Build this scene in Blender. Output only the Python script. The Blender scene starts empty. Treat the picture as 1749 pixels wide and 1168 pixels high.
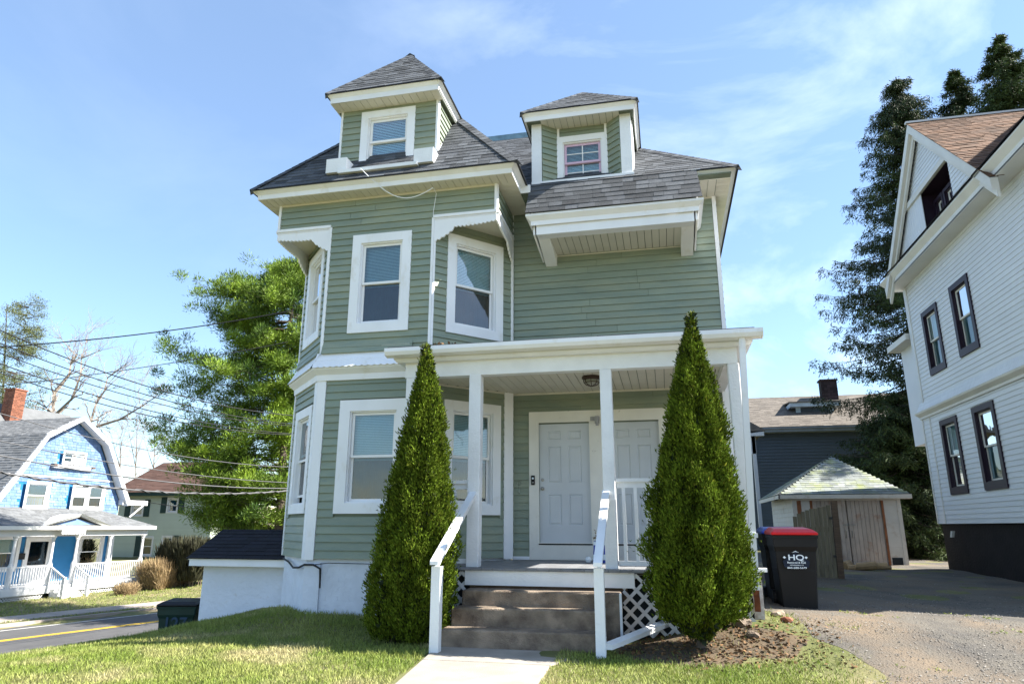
import bpy, bmesh, math, random
import numpy as np
from mathutils import Matrix, Vector
random.seed(4); RS = np.random.RandomState(7)
SC = bpy.context.scene; COL = SC.collection

# ------------------------------------------------------------------ camera
# metres; x along the front of the green house, y into the lot, z up. The lens is at the origin, the front walk lies 1.42 below it.
FPX = 1161.2
YAW, PIT, ROL = math.radians(12.48), math.radians(15.15), math.radians(.143)
_f = np.array([-math.sin(YAW)*math.cos(PIT), math.cos(YAW)*math.cos(PIT), math.sin(PIT)])
_r0 = np.array([math.cos(YAW), math.sin(YAW), 0.]); _u0 = np.cross(_r0, _f)
_r = math.cos(ROL)*_r0+math.sin(ROL)*_u0; _u = -math.sin(ROL)*_r0+math.cos(ROL)*_u0
CM = np.array([_r, -_u, _f])
cam = bpy.data.cameras.new('camera'); camo = bpy.data.objects.new('camera', cam); COL.objects.link(camo)
cam.sensor_width = 36; cam.lens = 36*FPX/1749; cam.clip_end = 3000; cam.clip_start = .05
camo.matrix_world = Matrix(((_r[0], _u[0], -_f[0], 0), (_r[1], _u[1], -_f[1], 0), (_r[2], _u[2], -_f[2], 0), (0, 0, 0, 1)))
SC.camera = camo

# ------------------------------------------------------------------ light
SUN = Vector((.975, .11, .90)).normalized()
sun = bpy.data.lights.new('sun', 'SUN'); sun.energy = 5.0; sun.angle = math.radians(.53); sun.color = (1, .95, .86)
suno = bpy.data.objects.new('sun', sun); COL.objects.link(suno)
suno.rotation_euler = SUN.to_track_quat('Z', 'Y').to_euler()
W_ = bpy.data.worlds.new('World'); SC.world = W_; W_.use_nodes = True
nt = W_.node_tree; nt.nodes.clear()
def wn(t, **k):
    n = nt.nodes.new(t)
    for a, b in k.items(): setattr(n, a, b)
    return n
sky = wn('ShaderNodeTexSky', sky_type='NISHITA'); sky.sun_disc = False
sky.sun_elevation = math.asin(SUN.z); sky.sun_rotation = math.atan2(SUN.x, SUN.y)
sky.air_density = 1.0; sky.dust_density = .25; sky.ozone_density = 2.2
tc = wn('ShaderNodeTexCoord'); mp = wn('ShaderNodeMapping'); mp.inputs['Scale'].default_value = (1.2, 1.2, 2.6)
mp.inputs['Rotation'].default_value = (.2, .5, .3)
no = wn('ShaderNodeTexNoise'); no.inputs['Scale'].default_value = 2.1; no.inputs['Detail'].default_value = 9; no.inputs['Roughness'].default_value = .58
no.inputs['Distortion'].default_value = .5
ra = wn('ShaderNodeValToRGB'); ra.color_ramp.elements[0].position = .48; ra.color_ramp.elements[1].position = .80
sx = wn('ShaderNodeSeparateXYZ'); mr = wn('ShaderNodeMapRange'); mr.inputs[1].default_value = -.45; mr.inputs[2].default_value = .35; mr.inputs[3].default_value = .08
mu = wn('ShaderNodeMath', operation='MULTIPLY'); mu2 = wn('ShaderNodeMath', operation='MULTIPLY'); mu2.inputs[1].default_value = .42
mix = wn('ShaderNodeMix', data_type='RGBA'); mix.inputs['B'].default_value = (9.5, 10.0, 10.8, 1)
bg = wn('ShaderNodeBackground'); bg.inputs['Strength'].default_value = .078
out = wn('ShaderNodeOutputWorld'); L = nt.links.new
L(tc.outputs['Generated'], mp.inputs[0]); L(mp.outputs[0], no.inputs['Vector']); L(no.outputs['Fac'], ra.inputs[0])
L(tc.outputs['Generated'], sx.inputs[0]); L(sx.outputs[0], mr.inputs[0]); L(mr.outputs[0], mu.inputs[1])
L(ra.outputs[0], mu.inputs[0]); L(mu.outputs[0], mu2.inputs[0]); L(mu2.outputs[0], mix.inputs['Factor'])
hs = wn('ShaderNodeHueSaturation'); hs.inputs['Saturation'].default_value = 1.12; L(sky.outputs[0], hs.inputs['Color']); hz_ = wn('ShaderNodeMix', data_type='RGBA'); hz_.inputs['Factor'].default_value = .17; hz_.inputs['B'].default_value = (4.0, 5.0, 6.4, 1); L(hs.outputs[0], hz_.inputs['A']); L(hz_.outputs['Result'], mix.inputs['A']); L(mix.outputs['Result'], bg.inputs[0]); L(bg.outputs[0], out.inputs[0])
SC.view_settings.view_transform = 'Standard'; SC.view_settings.look = 'None'
SC.view_settings.gamma = 1; SC.view_settings.use_curve_mapping = False
SC.view_settings.exposure = 1.85

# ------------------------------------------------------------------ measuring: where the line of sight of a photo point meets a real plane
def ray(x, y): return CM.T @ np.array([(x-874.5)/FPX, (y-584)/FPX, 1.])
def onY(x, y, Y): d = ray(x, y); return d*(Y/d[1])
def onX(x, y, X): d = ray(x, y); return d*(X/d[0])
def onZ(x, y, Z): d = ray(x, y); return d*(Z/d[2])

# ------------------------------------------------------------------ materials
def mat(name, col, rough=.6, var=.12, scale=3., bump=0., bscale=40., col2=None, obj_var=0., island=0., spec=.3, metal=0., stretch=(1, 1, 1), trans=0., thr=(.35, .7), col3=None, s3=.7, t3=(.52, .7), ao=0):
    m = bpy.data.materials.new(name); m.use_nodes = True; t = m.node_tree; N = t.nodes; K = t.links.new
    b = N['Principled BSDF']; b.inputs['Roughness'].default_value = rough; b.inputs['Metallic'].default_value = metal
    b.inputs['Specular IOR Level'].default_value = spec
    g = N.new('ShaderNodeNewGeometry'); mp = N.new('ShaderNodeMapping'); mp.inputs['Scale'].default_value = stretch
    K(g.outputs['Position'], mp.inputs[0])
    n = N.new('ShaderNodeTexNoise'); n.inputs['Scale'].default_value = scale; n.inputs['Detail'].default_value = 6; K(mp.outputs[0], n.inputs['Vector'])
    r = N.new('ShaderNodeMapRange'); r.inputs[1].default_value = thr[0]; r.inputs[2].default_value = thr[1]; K(n.outputs['Fac'], r.inputs[0])
    mx = N.new('ShaderNodeMix'); mx.data_type = 'RGBA'
    c2 = col2 if col2 else tuple(c*(1-2*var) for c in col)
    mx.inputs['A'].default_value = (*col, 1) ; mx.inputs['B'].default_value = (*c2, 1); K(r.outputs[0], mx.inputs['Factor'])
    last = mx.outputs['Result']
    if col3:
        n3 = N.new('ShaderNodeTexNoise'); n3.inputs['Scale'].default_value = s3; n3.inputs['Detail'].default_value = 8; n3.inputs['Roughness'].default_value = .65; K(mp.outputs[0], n3.inputs['Vector'])
        r3 = N.new('ShaderNodeMapRange'); r3.inputs[1].default_value = t3[0]; r3.inputs[2].default_value = t3[1]; K(n3.outputs['Fac'], r3.inputs[0])
        m3 = N.new('ShaderNodeMix'); m3.data_type = 'RGBA'; m3.inputs['B'].default_value = (*col3, 1); K(last, m3.inputs['A']); K(r3.outputs[0], m3.inputs['Factor']); last = m3.outputs['Result']
    if obj_var or island:
        oi = N.new('ShaderNodeObjectInfo'); ad = N.new('ShaderNodeMath'); ad.operation = 'ADD'
        K(oi.outputs['Random'], ad.inputs[0]); K(g.outputs['Random Per Island'], ad.inputs[1])
        fr = N.new('ShaderNodeMath'); fr.operation = 'FRACT'; K(ad.outputs[0], fr.inputs[0])
        mr_ = N.new('ShaderNodeMapRange'); v = max(obj_var, island); mr_.inputs[3].default_value = 1-v; mr_.inputs[4].default_value = 1+v; K(fr.outputs[0], mr_.inputs[0])
        vm = N.new('ShaderNodeVectorMath'); vm.operation = 'SCALE'; K(last, vm.inputs[0]); K(mr_.outputs[0], vm.inputs['Scale']); last = vm.outputs[0]
    K(last, b.inputs['Base Color'])
    if bump:
        nb = N.new('ShaderNodeTexNoise'); nb.inputs['Scale'].default_value = bscale; nb.inputs['Detail'].default_value = 5; K(mp.outputs[0], nb.inputs['Vector'])
        bp = N.new('ShaderNodeBump'); bp.inputs['Strength'].default_value = bump; bp.inputs['Distance'].default_value = .02; K(nb.outputs['Fac'], bp.inputs['Height']); K(bp.outputs[0], b.inputs['Normal'])
    if trans:
        tr = N.new('ShaderNodeBsdfTranslucent'); K(last, tr.inputs['Color']); ms = N.new('ShaderNodeMixShader'); ms.inputs[0].default_value = trans
        K(b.outputs[0], ms.inputs[1]); K(tr.outputs[0], ms.inputs[2]); K(ms.outputs[0], N['Material Output'].inputs[0])
    return m
def glassmat(name, tint=(.85, .95, 1), base=.1):
    m = bpy.data.materials.new(name); m.use_nodes = True; t = m.node_tree; N = t.nodes; K = t.links.new; N.clear()
    o = N.new('ShaderNodeOutputMaterial'); tr = N.new('ShaderNodeBsdfTransparent'); tr.inputs[0].default_value = (*tint, 1)
    gl = N.new('ShaderNodeBsdfGlossy'); gl.inputs['Roughness'].default_value = .02
    nz = N.new('ShaderNodeTexNoise'); nz.inputs['Scale'].default_value = 1.5; g = N.new('ShaderNodeNewGeometry'); K(g.outputs['Position'], nz.inputs['Vector'])
    bp = N.new('ShaderNodeBump'); bp.inputs['Strength'].default_value = .12; bp.inputs['Distance'].default_value = .05; K(nz.outputs['Fac'], bp.inputs['Height']); K(bp.outputs[0], gl.inputs['Normal'])
    f = N.new('ShaderNodeFresnel'); f.inputs[0].default_value = 1.5; a = N.new('ShaderNodeMath'); a.operation = 'MULTIPLY_ADD'; a.inputs[1].default_value = 1.2; a.inputs[2].default_value = base; K(f.outputs[0], a.inputs[0])
    ms = N.new('ShaderNodeMixShader'); K(a.outputs[0], ms.inputs[0]); K(tr.outputs[0], ms.inputs[1]); K(gl.outputs[0], ms.inputs[2]); K(ms.outputs[0], o.inputs[0])
    return m
M = {}
M['sage'] = mat('sage_siding', (.225, .275, .222), .5, .06, 1.2, obj_var=.05, col3=(.29, .315, .225), s3=.9, t3=(.42, .72), bump=.15, bscale=25, stretch=(1, 1, 4))
M['sagewall'] = mat('sage_wall', (.15, .18, .13), .7)
M['white'] = mat('white_trim', (.82, .83, .85), .45, .04, 2.0, col3=(.66, .64, .58), s3=3.2, t3=(.58, .78), stretch=(1, 1, .6), bump=.08, bscale=12)
M['paint'] = mat('worn_white_paint', (.81, .82, .83), .5, .05, 3, col3=(.45, .42, .36), s3=9, t3=(.66, .76), bump=.3, bscale=30)
M['cream'] = mat('bounce_warmed_soffit', (.66, .63, .54), .5, .04, 3, obj_var=.035)  # cream puts the warm light bounced off the ground into the undersides
M['sash'] = mat('white_sash', (.82, .82, .82), .35, .03)
M['pinksash'] = mat('pink_sash', (.66, .46, .60), .4, .06)
M['blind'] = mat('white_blind', (.62, .70, .72), .5, .04)
M['curtain'] = mat('curtain', (.10, .15, .17), .8, .1, 6)
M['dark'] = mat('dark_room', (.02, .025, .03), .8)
M['glass'] = glassmat('window_glass', (.60, .86, .93), .10)
M['glassd'] = glassmat('window_glass_dark', (.30, .48, .55), .06)
M['shingle'] = mat('grey_shingle', (.080, .086, .095), .85, .15, 4, bump=.5, bscale=150, obj_var=.42, island=.42)
M['shinglebase'] = mat('roof_felt', (.05, .05, .055), .9)
M['shinglebl'] = mat('black_and_shaded_shingle', (.010, .010, .016), .85, .15, 4, bump=.4, bscale=120, island=.3)  # outbuilding roof; also painted-in shade on the white house's main slope
M['door'] = mat('door_paint', (.56, .59, .62), .4, .04, 2)
M['door2'] = mat('door_paint_older', (.52, .545, .56), .45, .05, 2)
M['metal'] = mat('nickel', (.30, .29, .27), .3, .05, metal=.9)
M['black'] = mat('black_metal', (.012, .011, .011), .45)
M['bronze'] = mat('bronze_metal', (.05, .03, .02), .45)
M['frost'] = mat('frosted_glass', (.35, .36, .33), .3)
M['deck'] = mat('grey_deck_paint', (.22, .225, .235), .55, .12, 5, obj_var=.08, bump=.25, bscale=40)
M['deckend'] = mat('deck_board_end', (.10, .09, .08), .8)
M['wood'] = mat('weathered_wood', (.13, .085, .055), .8, .2, 5, stretch=(1, 1, 8), bump=.5, bscale=30)
M['lattice'] = mat('lattice_white', (.62, .62, .62), .6, .1, 4, obj_var=.06)
M['conc'] = mat('step_concrete', (.30, .235, .175), .9, .25, 5, bump=.7, bscale=60, col3=(.085, .062, .048), s3=2.4, t3=(.45, .68))
M['walk'] = mat('walk_concrete', (.33, .30, .26), .9, .1, 3, bump=.35, bscale=90, col3=(.24, .215, .18), s3=1.6, t3=(.45, .7))
M['found'] = mat('painted_brick', (.68, .72, .80), .6, .05, 5, bump=.4, bscale=25)
M['leafL'] = mat('arborvitae_spray', (.125, .180, .018), .8, .3, 4, island=.6, trans=.10, spec=.05)
M['leafT'] = mat('arborvitae_tip', (.24, .26, .03), .8, .2, 6, island=.4, trans=.3)
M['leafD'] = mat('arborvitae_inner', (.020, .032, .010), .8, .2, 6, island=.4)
M['bark'] = mat('bark', (.12, .095, .075), .9, .2, 8, bump=.8, bscale=20)
M['barkpale'] = mat('pale_bark', (.36, .31, .26), .9, .25, 3, bump=.5, bscale=15, col2=(.14, .11, .09))
M['twig'] = mat('twig_bark', (.20, .15, .12), .9, .2, 8)
M['pine'] = mat('pine_needles', (.19, .28, .022), .6, .3, .8, island=.5, trans=.15, col2=(.035, .08, .012))
M['spruce'] = mat('spruce_needles', (.052, .078, .018), .7, .3, .4, island=.6, trans=.1, col2=(.018, .030, .014))
M['cedar'] = mat('thin_conifer_needles', (.13, .15, .05), .7, .2, .5, island=.4, trans=.2)
M['hedge'] = mat('dry_hedge_twigs', (.36, .26, .14), .9, .2, 2, island=.35)
M['shrub'] = mat('dark_shrub_leaves', (.05, .05, .025), .8, .3, 2, island=.5)
M['ground'] = mat('ground_soil_and_turf', (.09, .105, .03), .95, .2, 1.5, bump=.5, bscale=30, col2=(.15, .14, .06), col3=(.22, .18, .10), s3=.55, t3=(.48, .66))
M['grass'] = mat('grass_blades', (.165, .225, .035), .6, .2, 1.2, island=.4, trans=.25, col2=(.28, .30, .085), col3=(.42, .37, .19), s3=.75, t3=(.5, .66))
M['gravel'] = mat('gravel_drive', (.12, .107, .088), .95, .2, 2.2, bump=.9, bscale=45, col2=(.075, .07, .064), col3=(.17, .13, .09), s3=.55, t3=(.46, .62), thr=(.4, .62))
M['stone'] = mat('gravel_stones', (.15, .14, .125), .9, .1, 5, island=.55)
M['litter'] = mat('leaf_litter', (.17, .095, .042), .85, .2, 5, island=.5)
M['asphalt'] = mat('road_asphalt', (.085, .083, .083), .85, .1, 1.2, bump=.2, bscale=60)
M['yellow'] = mat('yellow_line', (.70, .45, .03), .7, .1, 3)
M['wline'] = mat('white_line', (.65, .64, .60), .7, .1, 3)
M['sidewalk'] = mat('sidewalk_concrete', (.34, .29, .25), .9, .1, 1)
M['wsiding'] = mat('white_clapboard', (.66, .69, .73), .5, .03, 1.2, obj_var=.03, bump=.1, bscale=25)
M['wtrim'] = mat('ivory_trim', (.66, .65, .61), .5, .05, 2)
M['purple'] = mat('plum_casing', (.020, .010, .022), .5, .1)
M['fdark'] = mat('dark_foundation', (.012, .009, .009), .9, .2, 3, bump=.5, bscale=20)
M['orange'] = mat('tan_shingle', (.16, .09, .055), .85, .15, 2, island=.35, stretch=(1, 1, 1), bump=.3, bscale=60)
M['gsiding'] = mat('slate_siding', (.070, .09, .115), .6, .06, 1, obj_var=.03)
M['groof'] = mat('tan_grey_roof', (.17, .148, .125), .9, .12, 3, island=.25, bump=.4, bscale=40)
M['mossroof'] = mat('mossy_slate', (.24, .26, .25), .85, .1, 4, island=.22, bump=.3, bscale=30, col3=(.25, .28, .10), s3=2.4, t3=(.46, .72))
M['shedw'] = mat('shed_white', (.62, .58, .53), .6, .05, 3, obj_var=.04, col3=(.40, .30, .22), s3=2.5, t3=(.55, .75))
M['sheddoor'] = mat('shed_door_plank', (.46, .39, .34), .7, .1, 3, obj_var=.08, col3=(.26, .12, .06), s3=2., t3=(.55, .75))
M['fence'] = mat('weathered_fence', (.20, .17, .11), .85, .2, 3, stretch=(6, 6, .7), obj_var=.15, bump=.5, bscale=20)
M['log'] = mat('cut_wood', (.45, .30, .16), .8, .2, 4, obj_var=.2)
M['bin'] = mat('black_plastic', (.006, .006, .007), .55, .1)
M['red'] = mat('red_plastic', (.55, .008, .010), .4, .08)
M['bluep'] = mat('blue_plastic', (.02, .05, .35), .4, .1)
M['bing'] = mat('dark_green_plastic', (.010, .035, .028), .5, .1)
M['print'] = mat('white_print', (.70, .78, .84), .6, .02)
M['printd'] = mat('navy_print', (.005, .012, .03), .6, .02)
M['blue'] = mat('pale_blue_shingle', (.12, .20, .38), .6, .08, 3, island=.2, col3=(.20, .28, .42), s3=1.2, t3=(.45, .7))
M['blued'] = mat('deep_blue_paint', (.02, .16, .36), .5, .05, 2, obj_var=.03)
M['bwhite'] = mat('house_white', (.62, .62, .62), .5, .04, 2)
M['roofg'] = mat('pale_grey_shingle', (.16, .165, .17), .9, .1, 3, island=.18, bump=.3, bscale=40)
M['brick'] = mat('chimney_brick', (.22, .085, .05), .85, .15, 6, island=.3, obj_var=.3)
M['mortar'] = mat('mortar', (.36, .32, .28), .9)
M['brickd'] = mat('dark_chimney_brick', (.030, .020, .022), .85, .15, 6, obj_var=.4)
M['gh'] = mat('celadon_siding', (.44, .49, .41), .6, .05, 1, obj_var=.03)
M['ghroof'] = mat('brown_roof', (.09, .05, .038), .85, .15, 1, bump=.3, bscale=20)
M['shutter'] = mat('dark_green_shutter', (.02, .05, .045), .6)
M['cable'] = mat('black_cable', (.015, .015, .017), .6)
M['cablegrey'] = mat('grey_cable', (.11, .11, .115), .5)
M['annex'] = mat('white_stucco', (.70, .74, .82), .7, .04, 2, bump=1., bscale=14, col3=(.50, .47, .45), s3=3, t3=(.64, .76))

# ------------------------------------------------------------------ mesh helpers
class MB:
    def __init__(s): s.v = []; s.f = []
    def add(s, vs, fs):
        o = len(s.v); s.v += [tuple(map(float, p)) for p in vs]; s.f += [tuple(i+o for i in f) for f in fs]; return s
    def box(s, a, b):
        x0, y0, z0 = a; x1, y1, z1 = b
        return s.add([(x0, y0, z0), (x1, y0, z0), (x1, y1, z0), (x0, y1, z0), (x0, y0, z1), (x1, y0, z1), (x1, y1, z1), (x0, y1, z1)], BOXF)
    def hexa(s, p8): return s.add(p8, BOXF)
    def prism(s, poly, d):
        n = len(poly); d = np.array(d, float)
        return s.add([np.array(p, float) for p in poly]+[np.array(p, float)+d for p in poly],
                     [tuple(range(n))[::-1], tuple(range(n, 2*n))]+[(i, (i+1) % n, n+(i+1) % n, n+i) for i in range(n)])
    def tube(s, path, r, n=8, cap=True):
        path = [np.array(p, float) for p in path]; r = [r]*len(path) if not hasattr(r, '__len__') else r
        o = len(s.v); vs = []
        for i, p in enumerate(path):
            t = path[min(i+1, len(path)-1)]-path[max(i-1, 0)]; t = t/(np.linalg.norm(t)+1e-9)
            a = np.array([0, 0, 1.]) if abs(t[2]) < .9 else np.array([1., 0, 0]); u = np.cross(t, a); u /= np.linalg.norm(u); w = np.cross(t, u)
            for k in range(n):
                q = 2*math.pi*k/n; vs.append(p+r[i]*(math.cos(q)*u+math.sin(q)*w))
        fs = [(i*n+k, i*n+(k+1) % n, (i+1)*n+(k+1) % n, (i+1)*n+k) for i in range(len(path)-1) for k in range(n)]
        if cap: fs += [tuple(range(n))[::-1], tuple(range((len(path)-1)*n, len(path)*n))]
        return s.add(vs, fs)
    def lathe(s, prof, c, n=14, axis='z'):
        vs = []
        for r, h in prof:
            for k in range(n):
                q = 2*math.pi*k/n; a, b = r*math.cos(q), r*math.sin(q)
                vs.append({'z': (c[0]+a, c[1]+b, c[2]+h), 'y': (c[0]+a, c[1]+h, c[2]+b), 'x': (c[0]+h, c[1]+a, c[2]+b)}[axis])
        m = len(prof)
        return s.add(vs, [(i*n+k, i*n+(k+1) % n, (i+1)*n+(k+1) % n, (i+1)*n+k) for i in range(m-1) for k in range(n)]+[tuple(range(n))[::-1], tuple(range((m-1)*n, m*n))])
    def mesh(s, name, mats):
        me = bpy.data.meshes.new(name); me.from_pydata(s.v, [], s.f); me.validate()
        b = bmesh.new(); b.from_mesh(me); bmesh.ops.recalc_face_normals(b, faces=b.faces); b.to_mesh(me); b.free()
        for m in (mats if isinstance(mats, (list, tuple)) else [mats]): me.materials.append(m)
        return me
    def build(s, name, mats, parent=None, **k):
        return link(name, s.mesh(name, mats), parent, **k)
BOXF = [(0, 3, 2, 1), (4, 5, 6, 7), (0, 1, 5, 4), (1, 2, 6, 5), (2, 3, 7, 6), (3, 0, 4, 7)]
def link(name, me, parent=None, M4=None, smooth=False, **k):
    o = bpy.data.objects.new(name, me); COL.objects.link(o)
    if M4 is not None: o.matrix_world = M4
    if parent is not None:
        o.parent = parent; o.matrix_parent_inverse = pinv(parent)
    if smooth:
        for p in me.polygons: p.use_smooth = True
    for a, b in k.items(): o[a] = b
    return o
_LOC = {}
def pinv(p):
    m = Matrix.Identity(4); q = p
    chain = []
    while q is not None: chain.append(q); q = q.parent
    for q in reversed(chain): m = m @ (q.matrix_parent_inverse if q.parent else Matrix.Identity(4)) @ q.matrix_basis
    return m.inverted()
def thing(name, label, cat, loc=(0, 0, 0), group=None):
    o = bpy.data.objects.new(name, None); COL.objects.link(o); o.location = loc; o.empty_display_size = .2
    o['label'] = label; o['category'] = cat
    if group: o['group'] = group
    return o
def tag(o, label, cat, group=None, kind=None):
    o['label'] = label; o['category'] = cat
    if group: o['group'] = group
    if kind: o['kind'] = kind
    return o
def struct(name, mb, m, **k):
    o = mb.build(name, m, None, **k); o['kind'] = 'structure'; return o

class Fr:
    """upright wall frame: s runs right as seen from outside, d outward, z up"""
    def __init__(s, A, B=None, u=None):
        s.A = np.array([A[0], A[1], 0.])
        if u is None: u = np.array([B[0]-A[0], B[1]-A[1]])
        u = np.array(u, float); s.len = np.linalg.norm(u); u = u/s.len
        s.u = np.array([u[0], u[1], 0.]); s.n = np.array([u[1], -u[0], 0.])
    def P(s, a, d, z): return s.A+s.u*a+s.n*d+np.array([0, 0, z])
    def box(s, mb, s0, s1, d0, d1, z0, z1):
        P = s.P
        return mb.hexa([P(s0, d0, z0), P(s1, d0, z0), P(s1, d1, z0), P(s0, d1, z0), P(s0, d0, z1), P(s1, d0, z1), P(s1, d1, z1), P(s0, d1, z1)])
    def M4(s, a, d, z, sx=1, sz=1):
        p = s.P(a, d, z); u, n = s.u*sx, s.n
        return Matrix(((u[0], n[0], 0, p[0]), (u[1], n[1], 0, p[1]), (0, 0, sz, p[2]), (0, 0, 0, 1)))
    def at(s, px, py):
        r = ray(px, py); A = np.array([[r[0], -s.u[0]], [r[1], -s.u[1]]]); k, t = np.linalg.solve(A, s.A[:2]); return t, k*r[2]

def grid_rects(s0, s1, z0, z1, holes):
    S = sorted({s0, s1, *[v for h in holes for v in h[:2] if s0 < v < s1]}); Z = sorted({z0, z1, *[v for h in holes for v in h[2:] if z0 < v < z1]})
    for j in range(len(Z)-1):
        run = None
        for i in range(len(S)-1):
            cs, cz = (S[i]+S[i+1])/2, (Z[j]+Z[j+1])/2
            inside = any(h[0] < cs < h[1] and h[2] < cz < h[3] for h in holes)
            if not inside: run = [S[i], S[i+1]] if run is None else [run[0], S[i+1]]
            if (inside or i == len(S)-2) and run: yield run[0], run[1], Z[j], Z[j+1]; run = None
def wallpanel(mb, fr, s0, s1, z0, z1, holes=(), th=.10):
    for a, b, c, d in grid_rects(s0, s1, z0, z1, holes): fr.box(mb, a, b, -th, -.004, c, d)

class Siding:
    """clapboards, one object each for the biggest, the rest joined"""
    def __init__(s, name, m, parent, lip=.027, cap=290, stuff='siding_boards'):
        s.name, s.m, s.par, s.lip, s.cap, s.L, s.me, s.stuff = name, m, parent, lip, cap, [], {}, stuff
    def run(s, fr, s0, s1, z0, z1, pitch, holes=(), lim=None, vis=1., seam=0.):
        n = max(1, round((z1-z0)/pitch)); p = (z1-z0)/n
        for i in range(n):
            za = z0+i*p; zc = za+p/2; a, b = (s0, s1) if lim is None else lim(zc)
            if b-a < .03: continue
            cuts = [(max(a, h[0]), min(b, h[1])) for h in holes if h[2] < zc < h[3] and h[1] > a and h[0] < b]
            cuts.sort(); x = a; segs = []
            for c0, c1 in cuts:
                if c0-x > .02: segs.append((x, c0))
                x = max(x, c1)
            if b-x > .02: segs.append((x, b))
            for q0, q1 in segs:
                parts = [(q0, q1)]
                if seam and q1-q0 > 2.2:
                    c = q0+(q1-q0)*random.uniform(.3, .7); parts = [(q0, c-.003), (c+.003, q1)]
                for r0, r1 in parts: s.L.append(((r1-r0)*vis, fr, r0, r1, za, p))
    def mesh(s, p):
        k = round(p, 4)
        if k not in s.me:
            l = s.lip
            prof = [(-.002, 0), (l, 0), (l*.98, p*.06), (.003, p+.004), (-.002, p+.004)]
            mb = MB(); n = len(prof)
            mb.add([(0, d, z) for d, z in prof]+[(1, d, z) for d, z in prof], [tuple(range(n)), tuple(range(2*n-1, n-1, -1))]+[(i, n+i, n+(i+1) % n, (i+1) % n) for i in range(n)])
            s.me[k] = mb.mesh(s.name, s.m)
        return s.me[k]
    def finish(s):
        s.L.sort(key=lambda t: -t[0])
        for w, fr, a, b, z, p in s.L[:s.cap]: link(s.name, s.mesh(p), s.par, fr.M4(a, 0, z, b-a))
        rest = s.L[s.cap:]
        if rest:
            mb = MB()
            for w, fr, a, b, z, p in rest:
                me = s.mesh(p); m4 = fr.M4(a, 0, z, b-a)
                mb.add([m4 @ v.co for v in me.vertices], [tuple(f.vertices) for f in me.polygons])
            mb.build(s.stuff, s.m, s.par, kind='stuff')

def ring(mb, fr, s0, s1, z0, z1, w, d0, d1, wb=None, wt=None):
    wb = w if wb is None else wb; wt = w if wt is None else wt
    fr.box(mb, s0, s0+w, d0, d1, z0, z1); fr.box(mb, s1-w, s1, d0, d1, z0, z1)
    fr.box(mb, s0+w, s1-w, d0, d1, z0, z0+wb); fr.box(mb, s0+w, s1-w, d0, d1, z1-wt, z1)

def window(par, fr, s0, s1, z0, z1, cw=.165, casing=None, sash=None, blind='both', grid=None, cb=None, raised=0., jamb=.09, glass=('glass', 'glassd'), label=None, sub=True, ct=None, proud=.038, slat=.028, drape=None):
    casing = casing or M['white']; sash = sash or M['sash']; cb = cw if cb is None else cb; ct = cw if ct is None else ct
    mb = MB(); ring(mb, fr, s0, s1, z0, z1, cw, -.003, proud, cb, ct)
    a, b, c, d = s0+cw, s1-cw, z0+cb, z1-ct
    ring(mb, fr, a-.001, b+.001, c-.001, d+.001, .022, -jamb-.02, .004)
    w = mb.build('window', casing, par)
    if label: w['label'] = label
    a += .024; b -= .024; c += .024; d -= .024; mid = (c+d)/2
    for k, (lo, hi, dd, g) in enumerate(((mid-.02, d, -.035, glass[0]), (c+raised, mid+.02+raised, -.07, glass[1]))):
        m2 = MB(); ring(m2, fr, a, b, lo, hi, .042, dd-.022, dd); m2.build('sash', sash, w)
        if grid:
            m3 = MB(); gx, gz = grid
            for i in range(1, gx): x = a+(b-a)*i/gx; fr.box(m3, x-.009, x+.009, dd-.018, dd-.003, lo+.042, hi-.042)
            for i in range(1, gz): z = lo+(hi-lo)*i/gz; fr.box(m3, a+.042, b-.042, dd-.0175, dd-.0035, z-.008, z+.008)
            m3.build('muntin', M['sash'], w)
        m4 = MB(); m4.add([fr.P(a+.04, dd-.011, lo+.04), fr.P(b-.04, dd-.011, lo+.04), fr.P(b-.04, dd-.011, hi-.04), fr.P(a+.04, dd-.011, hi-.04)], [(0, 1, 2, 3)])
        m4.build('pane', M[g], w)
    if blind:
        zb = {'both': c, 'half': mid-.05, 'most': c+(d-c)*.12}[blind]; mb = MB(); z = d-.01
        while z > zb:
            P = fr.P; mb.add([P(a, -.125, z), P(b, -.125, z), P(b, -.108, z-slat*.93), P(a, -.108, z-slat*.93)], [(0, 1, 2, 3)]); z -= slat
        mb.build('blind', M['blind'], w)
    if drape:
        mb = MB(); n = 28; vs = []
        for i in range(n+1):
            x = a+(b-a)*i/n; dd = -.16+.018*math.sin(i*1.9)+.01*math.sin(i*.7); vs += [fr.P(x, dd, c), fr.P(x, dd, d)]
        mb.add(vs, [(2*i, 2*i+2, 2*i+3, 2*i+1) for i in range(n)]); mb.build('curtain', M[drape], w)
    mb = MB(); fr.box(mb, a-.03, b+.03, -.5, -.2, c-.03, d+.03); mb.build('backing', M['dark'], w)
    return w, (s0+cw, s1-cw, z0+cb, z1-ct)

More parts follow.
